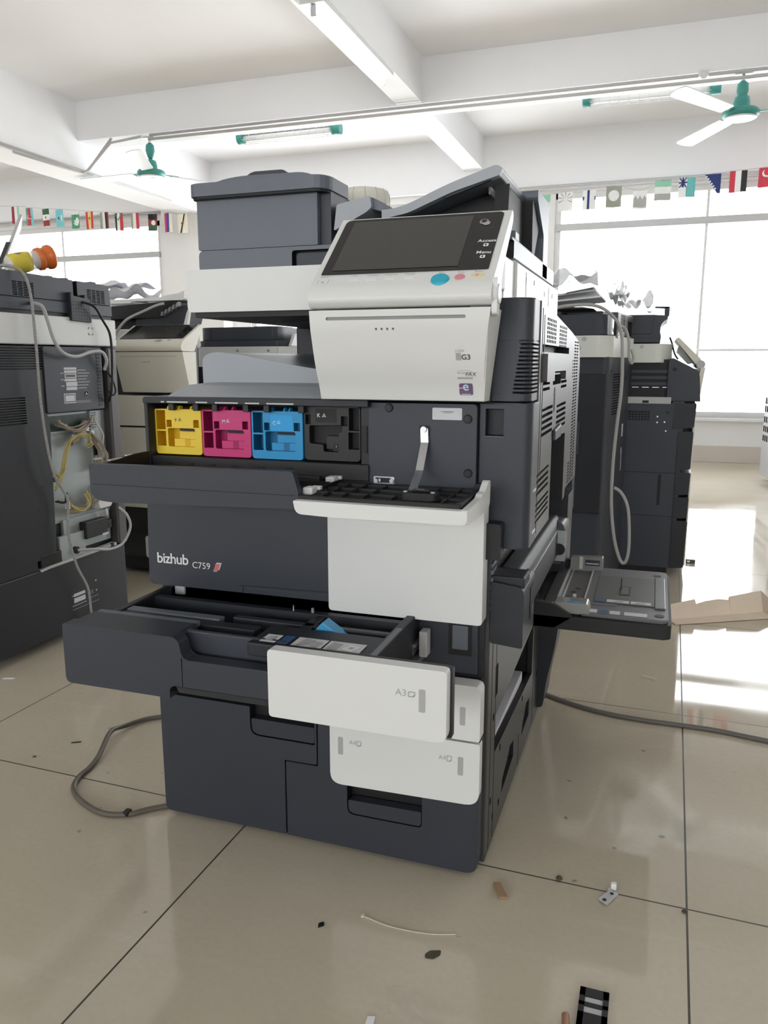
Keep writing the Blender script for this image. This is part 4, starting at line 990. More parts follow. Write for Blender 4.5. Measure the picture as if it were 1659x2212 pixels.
b = B().m('bezel'); decal(b,rp(rect(.012,.306,.022,LK-.006),.005),ko,X,kd,.001); kz = b.done('screen_bezel','bezel',kp)
b = B().m('screen'); decal(b,rect(.05,.265,.03,LK-.014),ko,X,kd,.0014); b.done('touch_screen','screen',kp)
b = B().m('ink2'); decal(b,[(.205+.016*math.cos(a),.008+.008*math.sin(a)) for a in [2*math.pi*k/20 for k in range(20)]],ko,X,kd,.0012); decal(b,[(.25+.007*math.cos(a),.010+.004*math.sin(a)) for a in [2*math.pi*k/16 for k in range(16)]],ko,X,kd,.0012); b.done('panel_keys','ink2',kp)
for (z0,z1) in ((.640,.762),(.30,.632)):
    B().m('cream').prism(rp(rect(-1.80,-1.168,z0,z1),.004),'y',fy_,fy_+.05,.003).done('front_panel','cream',K)
B().m('black').prism(rect(-1.80,-1.168,.185,.296),'y',fy_+.01,fy_+.05).done('drawer_gap','black',K)
B().m('white').prism(rp(rect(-1.42,-1.168,.085,.18),.012),'y',fy_,fy_+.05,.003).done('lower_drawer','white',K)
b = B().m('inner').prism([(-1.50,1.035),(-1.265,1.035),(-1.235,1.125),(-1.28,1.12),(-1.38,1.075),(-1.50,1.07)],'y',1.63,1.75,.003).m('inner').box(-1.50,-1.38,1.75,1.9,1.03,1.07).m('black').prism(rp([(-1.80,1.07),(-1.38,1.075),(-1.285,1.12),(-1.29,1.14),(-1.80,1.115)],.004),'y',1.62,1.74,.003).box(-1.80,-1.40,1.74,1.92,1.03,1.112,.003)
b.m('white2').prism([(-1.268,1.035),(-1.25,1.035),(-1.232,1.122),(-1.25,1.09)],'y',1.622,1.64,.001)
kf = b.done('document_feeder','black',K)
for k in range(5): B().m('gray').prism([(-1.36+k*.018,1.080+k*.008),(-1.35+k*.018,1.084+k*.008),(-1.348+k*.018,1.099+k*.009),(-1.357+k*.018,1.095+k*.008)],'y',1.605,1.63).done('feeder_lever','gray',kf)
B().m('cordl').tube([(-1.48,1.47,.90),(-1.492,1.46,.95),(-1.485,1.47,1.0),(-1.45,1.50,1.06),(-1.40,1.56,1.10),(-1.36,1.58,1.12),(-1.33,1.592,1.128)],.0055,8).done('panel_cable','cordl',K)
b = B().m('dark2')
for k in range(7): b.box(-1.386,-1.380,fy_+.20,fy_+.38,.72+k*.025,.732+k*.025)
b.done('side_vents','dark2',K)
P1 = thing('paper_pile','crumpled white sheets and pale plastic panels piled on the cream copier','paper',(-1.5,1.85,1.14))
def crumple(x0,x1,y0_,y1_,z,amp,seed):
    rnd = random.Random(seed); ph = [rnd.uniform(0,6.28) for _ in range(6)]
    return lambda u,v: V((x0+(x1-x0)*u, y0_+(y1_-y0_)*v, z+amp*(math.sin(u*7+ph[0])*math.cos(v*6+ph[1])*.5+.5+.4*math.sin(u*13+ph[2])*math.sin(v*9+ph[3]))))
b = B().m('paper').sheet(crumple(-1.80,-1.54,1.64,1.9,1.165,.05,1),18,14).sheet(crumple(-1.85,-1.56,1.66,1.88,1.20,.035,5),14,10); b.done('crumpled_sheet','paper',P1)
B().m('white2').box(-1.78,-1.51,1.62,1.74,1.134,1.152,.002).done('plastic_panel','white2',P1)
tr_ = thing('plastic_tray','shallow white plastic tray on top of the cream copier','tray',(-1.36,1.68,1.14))
B().m('white2').prism(rp([(-1.50,1.1405),(-1.245,1.1405),(-1.24,1.172),(-1.245,1.177),(-1.265,1.168),(-1.33,1.160),(-1.35,1.155),(-1.50,1.151)],[.002,.01,.004,.004,.01,.02,.01,.002]),'y',1.60,1.74,.002).done('tray_shell','white2',tr_)

# black lidded copier beside it
Q = thing('photocopier','white and black copier with a rounded black lid right of the cream one','photocopier',(-1.3,2.5,0))
b = B().m('dark2').box(-1.60,-1.06,2.24,2.80,.04,.872,.006).m('lgray').box(-1.605,-1.597,2.22,2.245,.05,.87)
b.done('body','dark2',Q)
b = B().m('white').prism(rp([(-1.70,2.42),(-1.57,2.20),(-1.13,2.20),(-1.035,2.24),(-1.035,2.80),(-1.70,2.80)],[.01,.02,.02,.01,0,0]),'z',.872,.968,.004)
for x in (-1.345,-1.18): b.m('gray').cyl((x,2.203,.948),(x,2.198,.948),.0065)
b.m('lgray').box(-1.132,-1.130,2.198,2.202,.88,.965)
b.done('scanner_unit','white',Q)
b = B().m('inner').prism(rp([(-1.64,2.34),(-1.55,2.205),(-1.13,2.205),(-1.10,2.26),(-1.10,2.78),(-1.64,2.78)],[.03,.04,.02,.02,.02,.02]),'z',.970,.996,.003)
b.prism(rp([(-1.63,2.36),(-1.55,2.225),(-1.155,2.225),(-1.14,2.28),(-1.14,2.76),(-1.63,2.76)],[.03,.05,.02,.02,.02,.02]),'z',.997,1.060,.012)
b.prism(rp([(-1.38,2.40),(-1.22,2.40),(-1.22,2.6),(-1.38,2.6)],.05),'z',1.058,1.071,.004)
b.done('document_feeder','inner',Q)
b = B().m('black').box(-1.50,-1.1605,2.2235,2.2245,.9985,1.0).box(-1.162,-1.16,2.2235,2.2245,.9985,1.055).box(-1.502,-1.50,2.2235,2.2245,.9985,1.05); b.done('lid_seams','black',Q)
b = B().m('lgray').prism([(2.25,.97),(2.75,.97),(2.75,1.035),(2.30,1.03)],'x',-1.10,-1.085,.002); b.done('lid_hinge','lgray',Q)

# ------------------------------------------------------------------ copiers at the right
A_ = thing('photocopier','dark photocopier seen from behind at right with vents and a looped grey cord','photocopier',(.405,1.75,0),math.radians(-7.5),local=True)
w_ = .62; dp = .46
b = B().m('inner').prism(rp([(-w_,0),(0,0),(0,dp),(-w_,dp)],[0,.02,.01,0]),'z',.03,.913,.004).m('black').box(-w_+.02,-.02,.02,dp-.02,0,.04)
ab = b.done('body','inner',A_)
g = B()
for k in range(16): g.box(-.008,.02,.10,.28,.70+k*.0098,.7045+k*.0098)
g.box(-.37,-.26,-.02,.02,.20,.40)
cut(ab,g,'black')
b = B().m('dark2').box(-.155,-.003,-.012,.004,.34,.852,.004).box(-.31,-.15,-.006,.004,.52,.80,.004).m('inner').box(-.16,-.09,-.016,-.01,.56,.68,.004).m('black').box(-.145,-.115,-.014,-.008,.69,.735,.004)
b.done('rear_door','dark2',A_)
B().m('label').box(-.165,-.135,-.02,-.004,.832,.862,.001).done('white_latch','label',A_)
b = B().m('slate').tube([(-.20,-.012,.58),(-.12,-.012,.58),(-.105,-.012,.565),(-.105,-.012,.36),(-.13,-.012,.33)],.006,6,curve=False).m('dark').box(-.15,-.11,-.014,.0,.26,.44,.003)
b.done('hinged_bracket','slate',A_)
b = B()
for (y,z,h,ww) in ((.33,.60,.05,.03),(.335,.53,.025,.02),(.34,.46,.09,.02)):
    b.m('label' if h < .06 else 'ink2'); decal(b,rect(y,y+ww,z,z+h),(.0006,0,0),Y,Z)
b.done('rear_labels','label',A_)
for (y,z) in ((.06,.862),(.30,.862),(.36,.83)): B().m('black').cyl((-.001,y,z),(.0012,y,z),.006,n=10).done('screw_hole','black',A_)
b = B().m('white3').prism(rp([(-.125,-.03),(-.03,-.03),(.008,.03),(.008,dp),(-w_,dp),(-w_,-.0),(-.125,-.0)],[.004,.015,.01,0,0,0,0]),'z',.912,.988,.004); b.m('lgray').cyl((-.085,-.03,.976),(-.085,-.0335,.976),.008)
b.cyl((-.105,-.03,.943),(-.105,-.0308,.943),.011)
a2 = b.done('scanner_unit','white3',A_)
b = B().m('dark2').box(-w_,-.13,-.0,dp,.912,.985,.004).m('inner').prism(rp([(-.18,-.02),(-.012,-.02),(-.012,.12),(-.18,.12)],[.02,.03,0,0],4),'z',.990,1.062,.006).box(-.40,-.18,-.0,.12,.99,1.075,.006).m('dark').box(-w_,-.05,.10,.44,.99,1.08,.005)
b.m('side').box(-.03,.004,.11,.44,.99,1.075,.004)
af = b.done('document_feeder','inner',A_)
g = B()
for k in range(12): g.box(-.004,.02,.17,.26,1.008+k*.0052,1.0108+k*.0052)
g.box(-.006,.02,.33,.42,.995,1.05)
cut(af,g,'black')
b = B().m('metal').tube([(.008,.04,1.05),(.012,.06,1.02),(.012,.07,.985),(.012,.10,.99)],.004,6).box(-.004,.006,.0,.03,.99,1.055,.002); b.done('feeder_hinge','metal',A_)
cA = thing('power_cord','long grey cord looping down between the two right copiers','cord',(.46,1.72,0))
B().m('cord').tube([(-.02,1.66,1.06),(.15,1.64,1.068),(.27,1.62,1.085),(.36,1.62,1.083),(.415,1.66,1.05),(.445,1.66,1.0),(.455,1.63,.92),(.458,1.62,.80),(.450,1.62,.68),(.444,1.62,.55),(.446,1.62,.40),(.462,1.62,.28),(.485,1.62,.205),(.503,1.62,.195),(.513,1.62,.24),(.510,1.62,.33),(.50,1.62,.40),(.477,1.62,.445),(.452,1.62,.462)],.0058,8,sub=8).done('cable','cord',cA)
cB = thing('cord_loop','short grey cord draped beside the feeder of the right rear copier','cord',(.46,1.9,.95))
B().m('cord').tube([(.425,1.80,1.0),(.435,1.79,1.02),(.455,1.79,1.01),(.468,1.79,.97),(.472,1.79,.91),(.482,1.80,.89),(.487,1.81,.91),(.478,1.81,.94)],.0048,8).done('cable','cord',cB)

D_ = thing('photocopier','dark photocopier at right seen from its side with an upright cream control panel','photocopier',(.56,2.55,0))
xb0, xb1, yn = .38, .685, 2.25
b = B().m('inner').prism(rp([(xb0,.03),(xb1,.03),(xb1,.735),(.64,.735),(.635,.725),(xb0,.725)],[0,.02,.004,0,0,0]),'y',yn,2.82,.004)
b.m('black').box(xb0,.63,yn+.02,2.8,.725,.905).m('inner').prism([(.612,.735),(.745,.735),(.735,.84),(.725,.862),(.632,.91),(.62,.91),(.62,.898),(.612,.898)],'y',yn,2.80,.003).m('black').box(xb0,.66,yn+.03,2.8,0,.03)
db = b.done('body','inner',D_)
g = B()
for r in range(4):
    for c_ in range(8): g.box(.455+c_*.0125,.464+c_*.0125,yn-.02,yn+.01,.655+r*.0105,.662+r*.0105)
g.box(.60,.612,yn-.02,yn+.006,.30,.43)
cut(db,g,'black')
b = B().m('lgray').box(xb0,.632,yn-.004,yn+.03,.725,.752,.001).m('black').box(.52,.545,yn-.006,yn,.728,.738); b.m('metal')
for k in range(4): b.box(.475+k*.04,.475+k*.04+.026,yn+.01,yn+.014,.79,.793)
for r in range(3): b.m('dark').box(.47,.625,yn+.012,yn+.016,.80+r*.025,.812+r*.025)
b.done('exit_slot','lgray',D_)
b = B().m('dark2').prism(rp([(.645,.62),(.727,.63),(.732,.728),(.65,.728)],.006),'y',yn-.004,2.8,.002)
for (z0,z1) in ((.45,.612),(.345,.442),(.245,.338),(.03,.238)): b.prism(rp([(.668,z0),(.724-.0,z0+.006),(.727,z1),(.668,z1)],.006),'y',yn-.004,2.8,.002)
d2_ = b.done('drawer_fronts','dark2',D_)
b = B().m('cream').box(.722,.731,yn+.02,2.78,.46,.72,.003).box(.724,.731,yn+.02,2.78,.04,.44,.003); b.done('front_panels','cream',D_)
b = B().m('metal')
for (x,z) in ((.583,.672),(.583,.648),(.612,.650),(.619,.613)): b.cyl((x,yn-.001,z),(x,yn-.003,z),.0035,n=10)
b.m('black').cyl((.622,yn,.69),(.622,yn-.002,.69),.006,n=12).cyl((.638,yn,.865),(.638,yn-.003,.865),.008,n=12)
b.done('side_screws','metal',D_)
b = B().m('black').box(xb0,.668,yn-.0008,yn+.001,.436,.439).box(xb0,.668,yn-.0008,yn+.001,.252,.254).box(.666,.668,yn-.0008,yn+.001,.04,.60); b.done('side_seams','black',D_)
b = B().m('white3').prism(rp([(xb0,yn-.01),(.575,yn-.01),(.625,yn+.07),(.625,2.80),(xb0,2.80)],[0,.02,.01,0,0]),'z',.892,.968,.004).m('lgray').cyl((.505,yn-.01,.957),(.505,yn-.0135,.957),.0075); b.done('scanner_unit','white3',D_)
b = B().m('inner').prism(rp([(xb0,.974),(.575,.974),(.577,1.0),(.572,1.015),(.573,1.045),(.59,1.062),(.60,1.066),(.598,1.080),(.55,1.084),(xb0,1.086)],[0,.003,.002,.01,.02,.01,.004,.006,.02,0]),'y',yn,2.70,.004); df_ = b.done('document_feeder','inner',D_)
b = B().m('black').prism([(.538,1.008),(.540,1.008),(.547,1.075),(.545,1.075)],'y',yn-.001,yn+.001).box(.455,.54,yn-.001,yn+.001,1.006,1.009).box(.455,.58,yn-.001,yn+.001,.990,.991); b.done('feeder_seams','black',df_)
b = B().m('cream').prism(rp([(.632,.985),(.645,.995),(.738,.905),(.745,.88),(.72,.882)],[.006,.006,.01,.01,.01]),'y',2.27,2.62,.004).m('lgray').cyl((.737,2.265,.885),(.737,2.63,.885),.017)
b.m('white2').prism([(.65,.965),(.71,.89),(.695,.885),(.645,.935)],'y',2.35,2.55)
b.done('control_panel','cream',D_)
b = B().m('cream').prism(rp([(.738,.872),(.755,.875),(.74,.738),(.705,.738),(.708,.76),(.725,.80)],[.004,.006,.006,.004,.01,.03]),'y',2.26,2.64,.003); b.done('front_cover','cream',D_)
B().m('black').tube([(.612,2.34,.995),(.622,2.33,.97),(.634,2.33,.93),(.650,2.33,.905)],.004,6).done('panel_cable','black',D_)
cm = thing('plastic_comb','dark grey comb shaped plastic part standing on the right rear copier','copier part',(.58,2.5,1.087))
b = B().m('dark').prism([(.545,1.122),(.60,1.118),(.60,1.126),(.545,1.1275)],'y',2.42,2.48,.001).box(.585,.605,2.42,2.50,1.087,1.126,.001)
for k in range(6): b.box(.604,.614,2.42,2.425,1.09+k*.006,1.0925+k*.006)
b.done('comb_body','dark',cm)

bg1 = thing('plastic_bag','crumpled clear plastic bag lying across the tops of the right copiers','plastic bag',(.35,2.1,1.085))
b = B().m('bag').sheet(crumple(.06,.335,1.86,2.12,1.192,.05,8),30,24).sheet(crumple(.372,.54,1.92,2.45,1.105,.05,3),36,30).sheet(crumple(.375,.45,1.88,2.2,1.125,.06,11),20,24); b.done('bag_film','bag',bg1)
cb1 = thing('stacked_boards','flat grey and white boards stacked under the plastic bag at right','board',(.2,2.0,1.09))
b = B().m('frame').hexa([(-.15,1.84,1.10),(.34,1.84,1.150),(.34,2.14,1.150),(-.15,2.14,1.10),(-.15,1.84,1.106),(.34,1.84,1.157),(.34,2.14,1.157),(-.15,2.14,1.106)]).m('paper').hexa([(-.15,1.85,1.088),(.36,1.85,1.128),(.36,2.14,1.128),(-.15,2.14,1.088),(-.15,1.85,1.094),(.36,1.85,1.134),(.36,2.14,1.134),(-.15,2.14,1.094)]).m('side').hexa([(.23,1.83,1.142),(.33,1.83,1.158),(.33,2.0,1.158),(.23,2.0,1.142),(.24,1.83,1.148),(.335,1.83,1.164),(.335,2.0,1.164),(.24,2.0,1.148)])
b.m('black').hexa([(-.15,1.80,1.085),(.34,1.80,1.085),(.34,2.1,1.085),(-.15,2.1,1.085),(-.15,1.80,1.092),(.30,1.80,1.092),(.30,2.1,1.092),(-.15,2.1,1.092)])
b.done('panel_sheets','frame',cb1)

# perforated metal cabinet at the far right
R_ = thing('metal_cabinet','pale grey perforated metal cabinet at the far right edge by the window','cabinet',(1.6,5.2,0))
b = B().m('cab').prism([(1.365,5.45),(1.42,4.95),(2.0,4.95),(2.0,5.45)],'z',.04,.74,.003); rb = b.done('cabinet_body','lgray',R_)
g = B()
for k in range(8):
    t_ = .06+k*.11; x = 1.365+(1.42-1.365)*t_; y = 5.45-.5*t_
    for z in (.30,.37,.44,.52,.58): g.box(x-.03,x+.02,y-.018,y+.018,z,z+.045)
cut(rb,g,'black')
b = B().m('white2').prism([(1.37,5.44),(1.425,4.96),(2.0,4.96),(2.0,5.44)],'z',.74,.86,.003).m('bag').box(1.33,1.6,4.98,5.35,.86,.90,.015).m('black').box(1.42,1.5,4.955,4.965,.855,.872); b.done('cabinet_lid','white2',R_)
for (x,y) in ((1.45,5.38),(1.46,5.02),(1.95,5.02),(1.95,5.38)): B().m('black').box(x-.02,x+.02,y-.02,y+.02,0,.04).done('foot','black',R_)


# ------------------------------------------------------------------ ceiling things
def tube_lamp(name_label, x0, x1, y, z, drop, cage):
    t = thing('ceiling_lamp', name_label, 'lamp', ((x0+x1)/2,y,z), 0, 'teal capped tube lamps under the beam')
    B().m('tube_off').cyl((x0+.03,y,z),(x1-.03,y,z),.022,n=16).done('lamp_tube','tube_off',t)
    B().m('frame').box(x0+.02,x1-.02,y-.02,y+.02,z+.022,z+.045,.003).done('reflector','frame',t)
    for (xa,xb) in ((x0,x0+.05),(x1-.07,x1)):
        e = B().m('teal').cyl((xa,y,z+.005),(xb,y,z+.005),.045,n=16).box((xa+xb)/2-.008,(xa+xb)/2+.008,y-.004,y+.004,z+.03,z+drop,.001).done('end_cap','teal',t)
    if cage:
        g = B().m('frame_w')
        n = 12
        for k in range(1,n):
            xx = x0+.05+(x1-x0-.11)*k/n; g.tube([(xx,y-.04,z+.02),(xx,y-.042,z-.02),(xx,y,z-.045),(xx,y+.042,z-.02),(xx,y+.04,z+.02)],.002,5)
        for (dy,dz) in ((-.042,-.02),(0,-.045),(.042,-.02)): g.tube([(x0+.05,y+dy,z+dz),(x1-.06,y+dy,z+dz)],.002,5,curve=False)
        g.done('wire_guard','frame_w',t)
    return t
tube_lamp('slim caged tube lamp with teal ends hanging above the feeder at left',-2.78,-1.88,4.90,2.68,.24,True)
tube_lamp('wide caged tube lamp with teal ends hanging near the right ceiling fan',-.04,.86,4.90,2.695,.225,True)
t = thing('ceiling_lamp','lit white tube lamp fixed under the long ceiling beam','lamp',(-1.13,3.2,2.58))
B().m('white').box(-1.195,-1.065,2.66,3.74,2.612,2.6352).done('reflector','white',t)
B().m('tube').cyl((-1.13,2.70,2.582),(-1.13,3.70,2.582),.028,n=16).done('lamp_tube','tube',t)
for yy in (2.675,3.70): B().m('lgray').box(-1.145,-1.115,yy,yy+.03,2.56,2.61,.004).done('lamp_holder','lgray',t)

def fan(label, x, y, ztop, zhub, ang, R_):
    t = thing('ceiling_fan', label, 'fan', (x,y,zhub), 0, 'teal ceiling fans')
    b = B().m('teal').lathe([(.012,.0),(.032,-.02),(.035,-.06),(.024,-.10),(.014,-.12)],Matrix.Translation(V((x,y,ztop-.04))),20).m('metal').cyl((x,y,ztop),(x,y,ztop-.06),.01).box(x-.05,x+.05,y-.02,y+.02,ztop-.008,ztop)
    b.done('canopy','teal',t)
    B().m('teal').cyl((x,y,ztop-.14),(x,y,zhub+.06),.012).done('rod','teal',t)
    B().m('teal').lathe([(.02,.105),(.042,.095),(.05,.06),(.048,.03),(.10,.022),(.108,.01),(.108,-.01),(.09,-.022),(.05,-.028),(.005,-.03)],Matrix.Translation(V((x,y,zhub))),28).m('alu').lathe([(.092,-.021),(.098,-.024),(.085,-.031),(.078,-.029)],Matrix.Translation(V((x,y,zhub))),28).done('motor','teal',t)
    for k in range(3):
        mx = Matrix.Translation(V((x,y,zhub))) @ Matrix.Rotation(ang+k*2*math.pi/3,4,'Z') @ Matrix.Rotation(math.radians(11),4,'X')
        bl = B().m('alu').prism(rp([(.16,-.045),(R_-.03,-.062),(R_,.0),(R_-.02,.055),(.16,.045)],[.01,.03,.03,.02,.01]),'z',-.003,.003,mx=mx).done('blade','alu',t)
        B().m('teal').prism([(.08,-.02),(.22,-.016),(.22,.016),(.08,.02)],'z',.003,.008,mx=mx).done('blade_arm','teal',bl)
fan('teal ceiling fan hanging at left beyond the beam',-3.32,4.45,2.63,2.36,math.radians(55),.72)
fan('teal ceiling fan hanging at the upper right corner',.963,4.45,2.63,2.40,math.radians(-3),.72)

def pipe(label, runs, r=.014, cat='pipe'):
    b = B().m('pipe')
    for q in runs: b.tube(q,r,8,curve=False)
    o = b.done('ceiling_conduit','pipe'); tag(o,label,cat); return o
cond = pipe('pair of thin grey conduits along the cross beam',[[(-3.24,4.338,2.612),(4.9,4.338,2.612)],[(-3.24,4.32,2.578),(4.9,4.338,2.568)]],.011)
pipe('grey conduits running along the left long beam and bending up to the cross beam',[[(-3.905,3.4,2.41),(-3.905,5.6,2.40)],[(-3.905,4.36,2.385),(-3.86,4.36,2.40),(-3.60,4.335,2.585),(-3.3,4.31,2.60)],[(-3.88,3.6,2.372),(-3.86,4.30,2.372),(-3.84,4.36,2.41),(-3.58,4.32,2.612)]],.010)
pipe('grey conduit along the wall beam above the right window',[[(-.8,6.365,2.445),(4.9,6.365,2.452)],[(-.8,6.37,2.405),(4.9,6.37,2.41)]],.009)
pipe('grey conduit along the wall beam above the left window',[[(-8.5,6.372,2.475),(-4.5,6.372,2.47)],[(-8.5,6.372,2.45),(-4.5,6.372,2.445)]],.010)
o = B().m('frame_w').box(.70,.76,4.318,4.348,2.60,2.64,.004).cyl((.73,4.318,2.61),(.73,4.30,2.60),.02).done('junction_box','frame_w',cond)

# ------------------------------------------------------------------ flags
FC = dict(dred=(.32,.05,.06),red=(.62,.06,.09),white=(.85,.85,.85),green=(.10,.36,.20),dgreen=(.06,.14,.08),teal=(.16,.52,.50),lblue=(.22,.60,.66),black=(.03,.03,.03),yellow=(.86,.66,.22),gold=(.55,.36,.06),navy=(.03,.05,.18),blue=(.10,.07,.36),grey=(.42,.42,.40),olive=(.34,.36,.30),pale=(.80,.79,.62),mint=(.30,.62,.45))
for k,v in FC.items():
    m_ = mat('flag_'+k, v, .85); b_ = m_.node_tree.nodes['Principled BSDF']; M['f_'+k] = m_
    b_.inputs['Transmission Weight'].default_value = 0
def flag(label, x0, x1, z0, z1, y, els, name='hanging_flag', grp='national flags on the string'):
    w_, h_ = x1-x0, z1-z0; b = B(); ph = random.uniform(0,6)
    D = lambda u,v: V((x0+w_*u, y+.012*math.sin(u*5+ph)*(1-v*.6), z0+h_*v))
    def patch(c, u0,u1,v0,v1, k):
        b.m('f_'+c); n = 4
        for i in range(n):
            for j in range(n):
                q = [(u0+(u1-u0)*(i+a)/n, v0+(v1-v0)*(j+c2)/n) for a,c2 in ((0,0),(1,0),(1,1),(0,1))]
                b.quad(*[D(*p)-Y*(.0012*k) for p in q])
    def poly(c, pts, k):
        b.m('f_'+c)
        for sgn in (1,-1): b.quad(*[D(*p)-Y*(.0012*k*sgn) for p in pts])
    for k,e in enumerate(els):
        if e[0] == 'v':
            n = len(e[1])
            for i,c in enumerate(e[1]): patch(c,i/n,(i+1)/n,0,1,0)
        elif e[0] == 'h':
            n = len(e[1])
            for i,c in enumerate(e[1]): patch(c,0,1,1-(i+1)/n,1-i/n,0)
        elif e[0] == 'r': poly(e[1],[(e[2],e[4]),(e[3],e[4]),(e[3],e[5]),(e[2],e[5])],k+1)
        elif e[0] == 'p': poly(e[1],e[2],k+1)
        elif e[0] == 'c': poly(e[1],[(e[2]+e[4]*math.cos(a)/w_*h_, e[3]+e[4]*math.sin(a)) for a in [2*math.pi*i/16 for i in range(16)]],k+1)
    o = b.done(name,None,None,recalc=False); tag(o,label,'flag',grp)
    return o
F_ = [
 ('red white and green vertically striped flag leftmost on the left string',[('v',('dred','white','mint'))]),
 ('green red and light blue striped flag with white crescent',[('v',('green','red','lblue')),('c','white',.5,.48,.12),('c','red',.56,.50,.10)]),
 ('dark green white and red banded flag with small brown emblem',[('h',('dgreen','white','dred')),('c','gold',.5,.5,.08),('c','dgreen',.5,.47,.04)]),
 ('light blue flag with a black and white triangle',[('h',('lblue',)),('p','white',[(.22,.5),(.85,.30),(.85,.70)]),('p','black',[(.32,.5),(.62,.38),(.50,.5),(.62,.60)])]),
 ('green flag with white crescent below a white band',[('h',('green',)),('r','white',0,1,.78,1),('c','white',.55,.40,.24),('c','green',.46,.46,.20),('c','white',.38,.30,.05)]),
 ('red and yellow vertically striped flag with small emblem',[('v',('red','yellow','yellow','red')),('c','gold',.5,.62,.10),('c','red',.5,.60,.05)]),
 ('green white black and red narrow striped flag',[('v',('olive','white','black','dred'))]),
 ('black white and red striped flag with a green triangle on top',[('v',('black','white','red')),('p','green',[(0,1),(1,1),(.5,.55)])]),
 ('pale green white and red striped flag right of the triangle flag',[('v',('olive','white','red'))]),
 ('black red and green banded flag with a pale round emblem',[('h',('black','dred','dgreen')),('c','white',.52,.48,.15),('c','dred',.52,.48,.09)]),
 ('red blue and yellow striped flag near the copier',[('v',('red','blue','pale'))]),
 ('pale yellow flag with a black and white diagonal band',[('h',('pale',)),('p','white',[(.55,1),(.75,1),(.40,0),(.18,0)]),('p','black',[(.68,1),(.80,1),(.45,0),(.30,0)]),('c','red',.52,.5,.07)]),
]
P_L = [(-6.179,-6.085,2.374,2.551),(-5.993,-5.906,2.345,2.526),(-5.779,-5.686,2.329,2.504),(-5.603,-5.511,2.31,2.488),(-5.395,-5.292,2.284,2.462),(-5.219,-5.122,2.271,2.443),(-5.033,-4.93,2.266,2.427),(-4.855,-4.76,2.234,2.408),(-4.657,-4.566,2.242,2.397),(-4.445,-4.34,2.212,2.376),(-4.258,-4.171,2.19,2.374),(-4.101,-3.993,2.173,2.356)]
for (lb,el),p in zip(F_,P_L): flag(lb,*p,6.0,el,grp='national flags on the left string')
G_ = [
 ('white flag with a pale green top edge beside the feeder',[('h',('white',)),('r','mint',0,1,.55,1)]),
 ('white flag with dark radiating rays',[('h',('white',))]+[('p','grey',[(.5+.06*math.cos(a),.62+.06*math.sin(a)),(.5+.5*math.cos(a-.09),.62+.38*math.sin(a-.09)),(.5+.5*math.cos(a+.09),.62+.38*math.sin(a+.09))]) for a in (.3,.9,1.55,2.2,2.85,3.6,5.8)]),
 ('white flag with a dark blue cross',[('h',('white',)),('r','navy',.36,.54,0,1),('r','navy',0,1,.50,.68)]),
 ('grey olive flag with a white round emblem',[('h',('olive',)),('c','white',.5,.55,.26),('c','pale',.5,.55,.20),('c','white',.5,.55,.12),('c','olive',.5,.55,.04)]),
 ('white and grey flag with a jagged lower edge',[('h',('white',)),('p','grey',[(.05,.1),(.95,.1),(.95,.55),(.8,.72),(.65,.5),(.5,.74),(.35,.5),(.2,.72),(.05,.55)])]),
 ('green white and grey banded flag with dark top edge',[('h',('mint','white','grey')),('r','grey',0,1,.96,1.0)]),
 ('teal flag with a cross canton in the corner',[('h',('teal',)),('r','white',0,.5,.5,1),('r','navy',.20,.30,.5,1),('r','navy',0,.5,.71,.79),('p','navy',[(0,1),(.08,1),(.5,.5),(.42,.5)]),('p','navy',[(.42,1),(.5,1),(.08,.5),(0,.5)]),('r','white',0,.45,0,.5)]),
 ('dark navy triangular flag with a row of white stars',[('p','navy',[(0,1),(1,1),(1,0),(.8,.0)])]+[('c','white',.12+.11*i,.88-.13*i,.045) for i in range(6)]),
 ('red white and black vertically striped flag at the right',[('v',('red','white','black'))]),
 ('red flag with a white crescent at the right edge',[('h',('red',)),('c','white',.45,.72,.20),('c','red',.52,.78,.18),('c','white',.42,.58,.03),('c','white',.52,.52,.03),('c','white',.62,.58,.03)]),
]
P_R = [(-.518,-.401,2.192,2.322),(-.336,-.211,2.181,2.336),(-.128,-.02,2.181,2.338),(.067,.193,2.187,2.359),(.288,.4,2.163,2.307),(.457,.587,2.218,2.38),(.645,.774,2.232,2.385),(.843,.967,2.248,2.399),(1.031,1.161,2.246,2.41),(1.246,1.366,2.271,2.419)]
for (lb,el),p in zip(G_,P_R): flag(lb,*p,6.1,el,grp='national flags on the right string')
o = B().m('cordl').tube([(-7.0,6.0,2.60)]+[((a+b_)/2,6.0,z1+.004) for a,b_,z0,z1 in P_L]+[(-3.93,6.0,2.37)],.0022,5).done('flag_string','cordl'); tag(o,'thin cord carrying the left row of flags','string')
o = B().m('cordl').tube([(-1.07,6.1,2.36)]+[((a+b_)/2,6.1,z1+.004) for a,b_,z0,z1 in P_R]+[(2.3,6.1,2.50)],.0022,5).done('flag_string','cordl'); tag(o,'thin cord carrying the right row of flags','string')

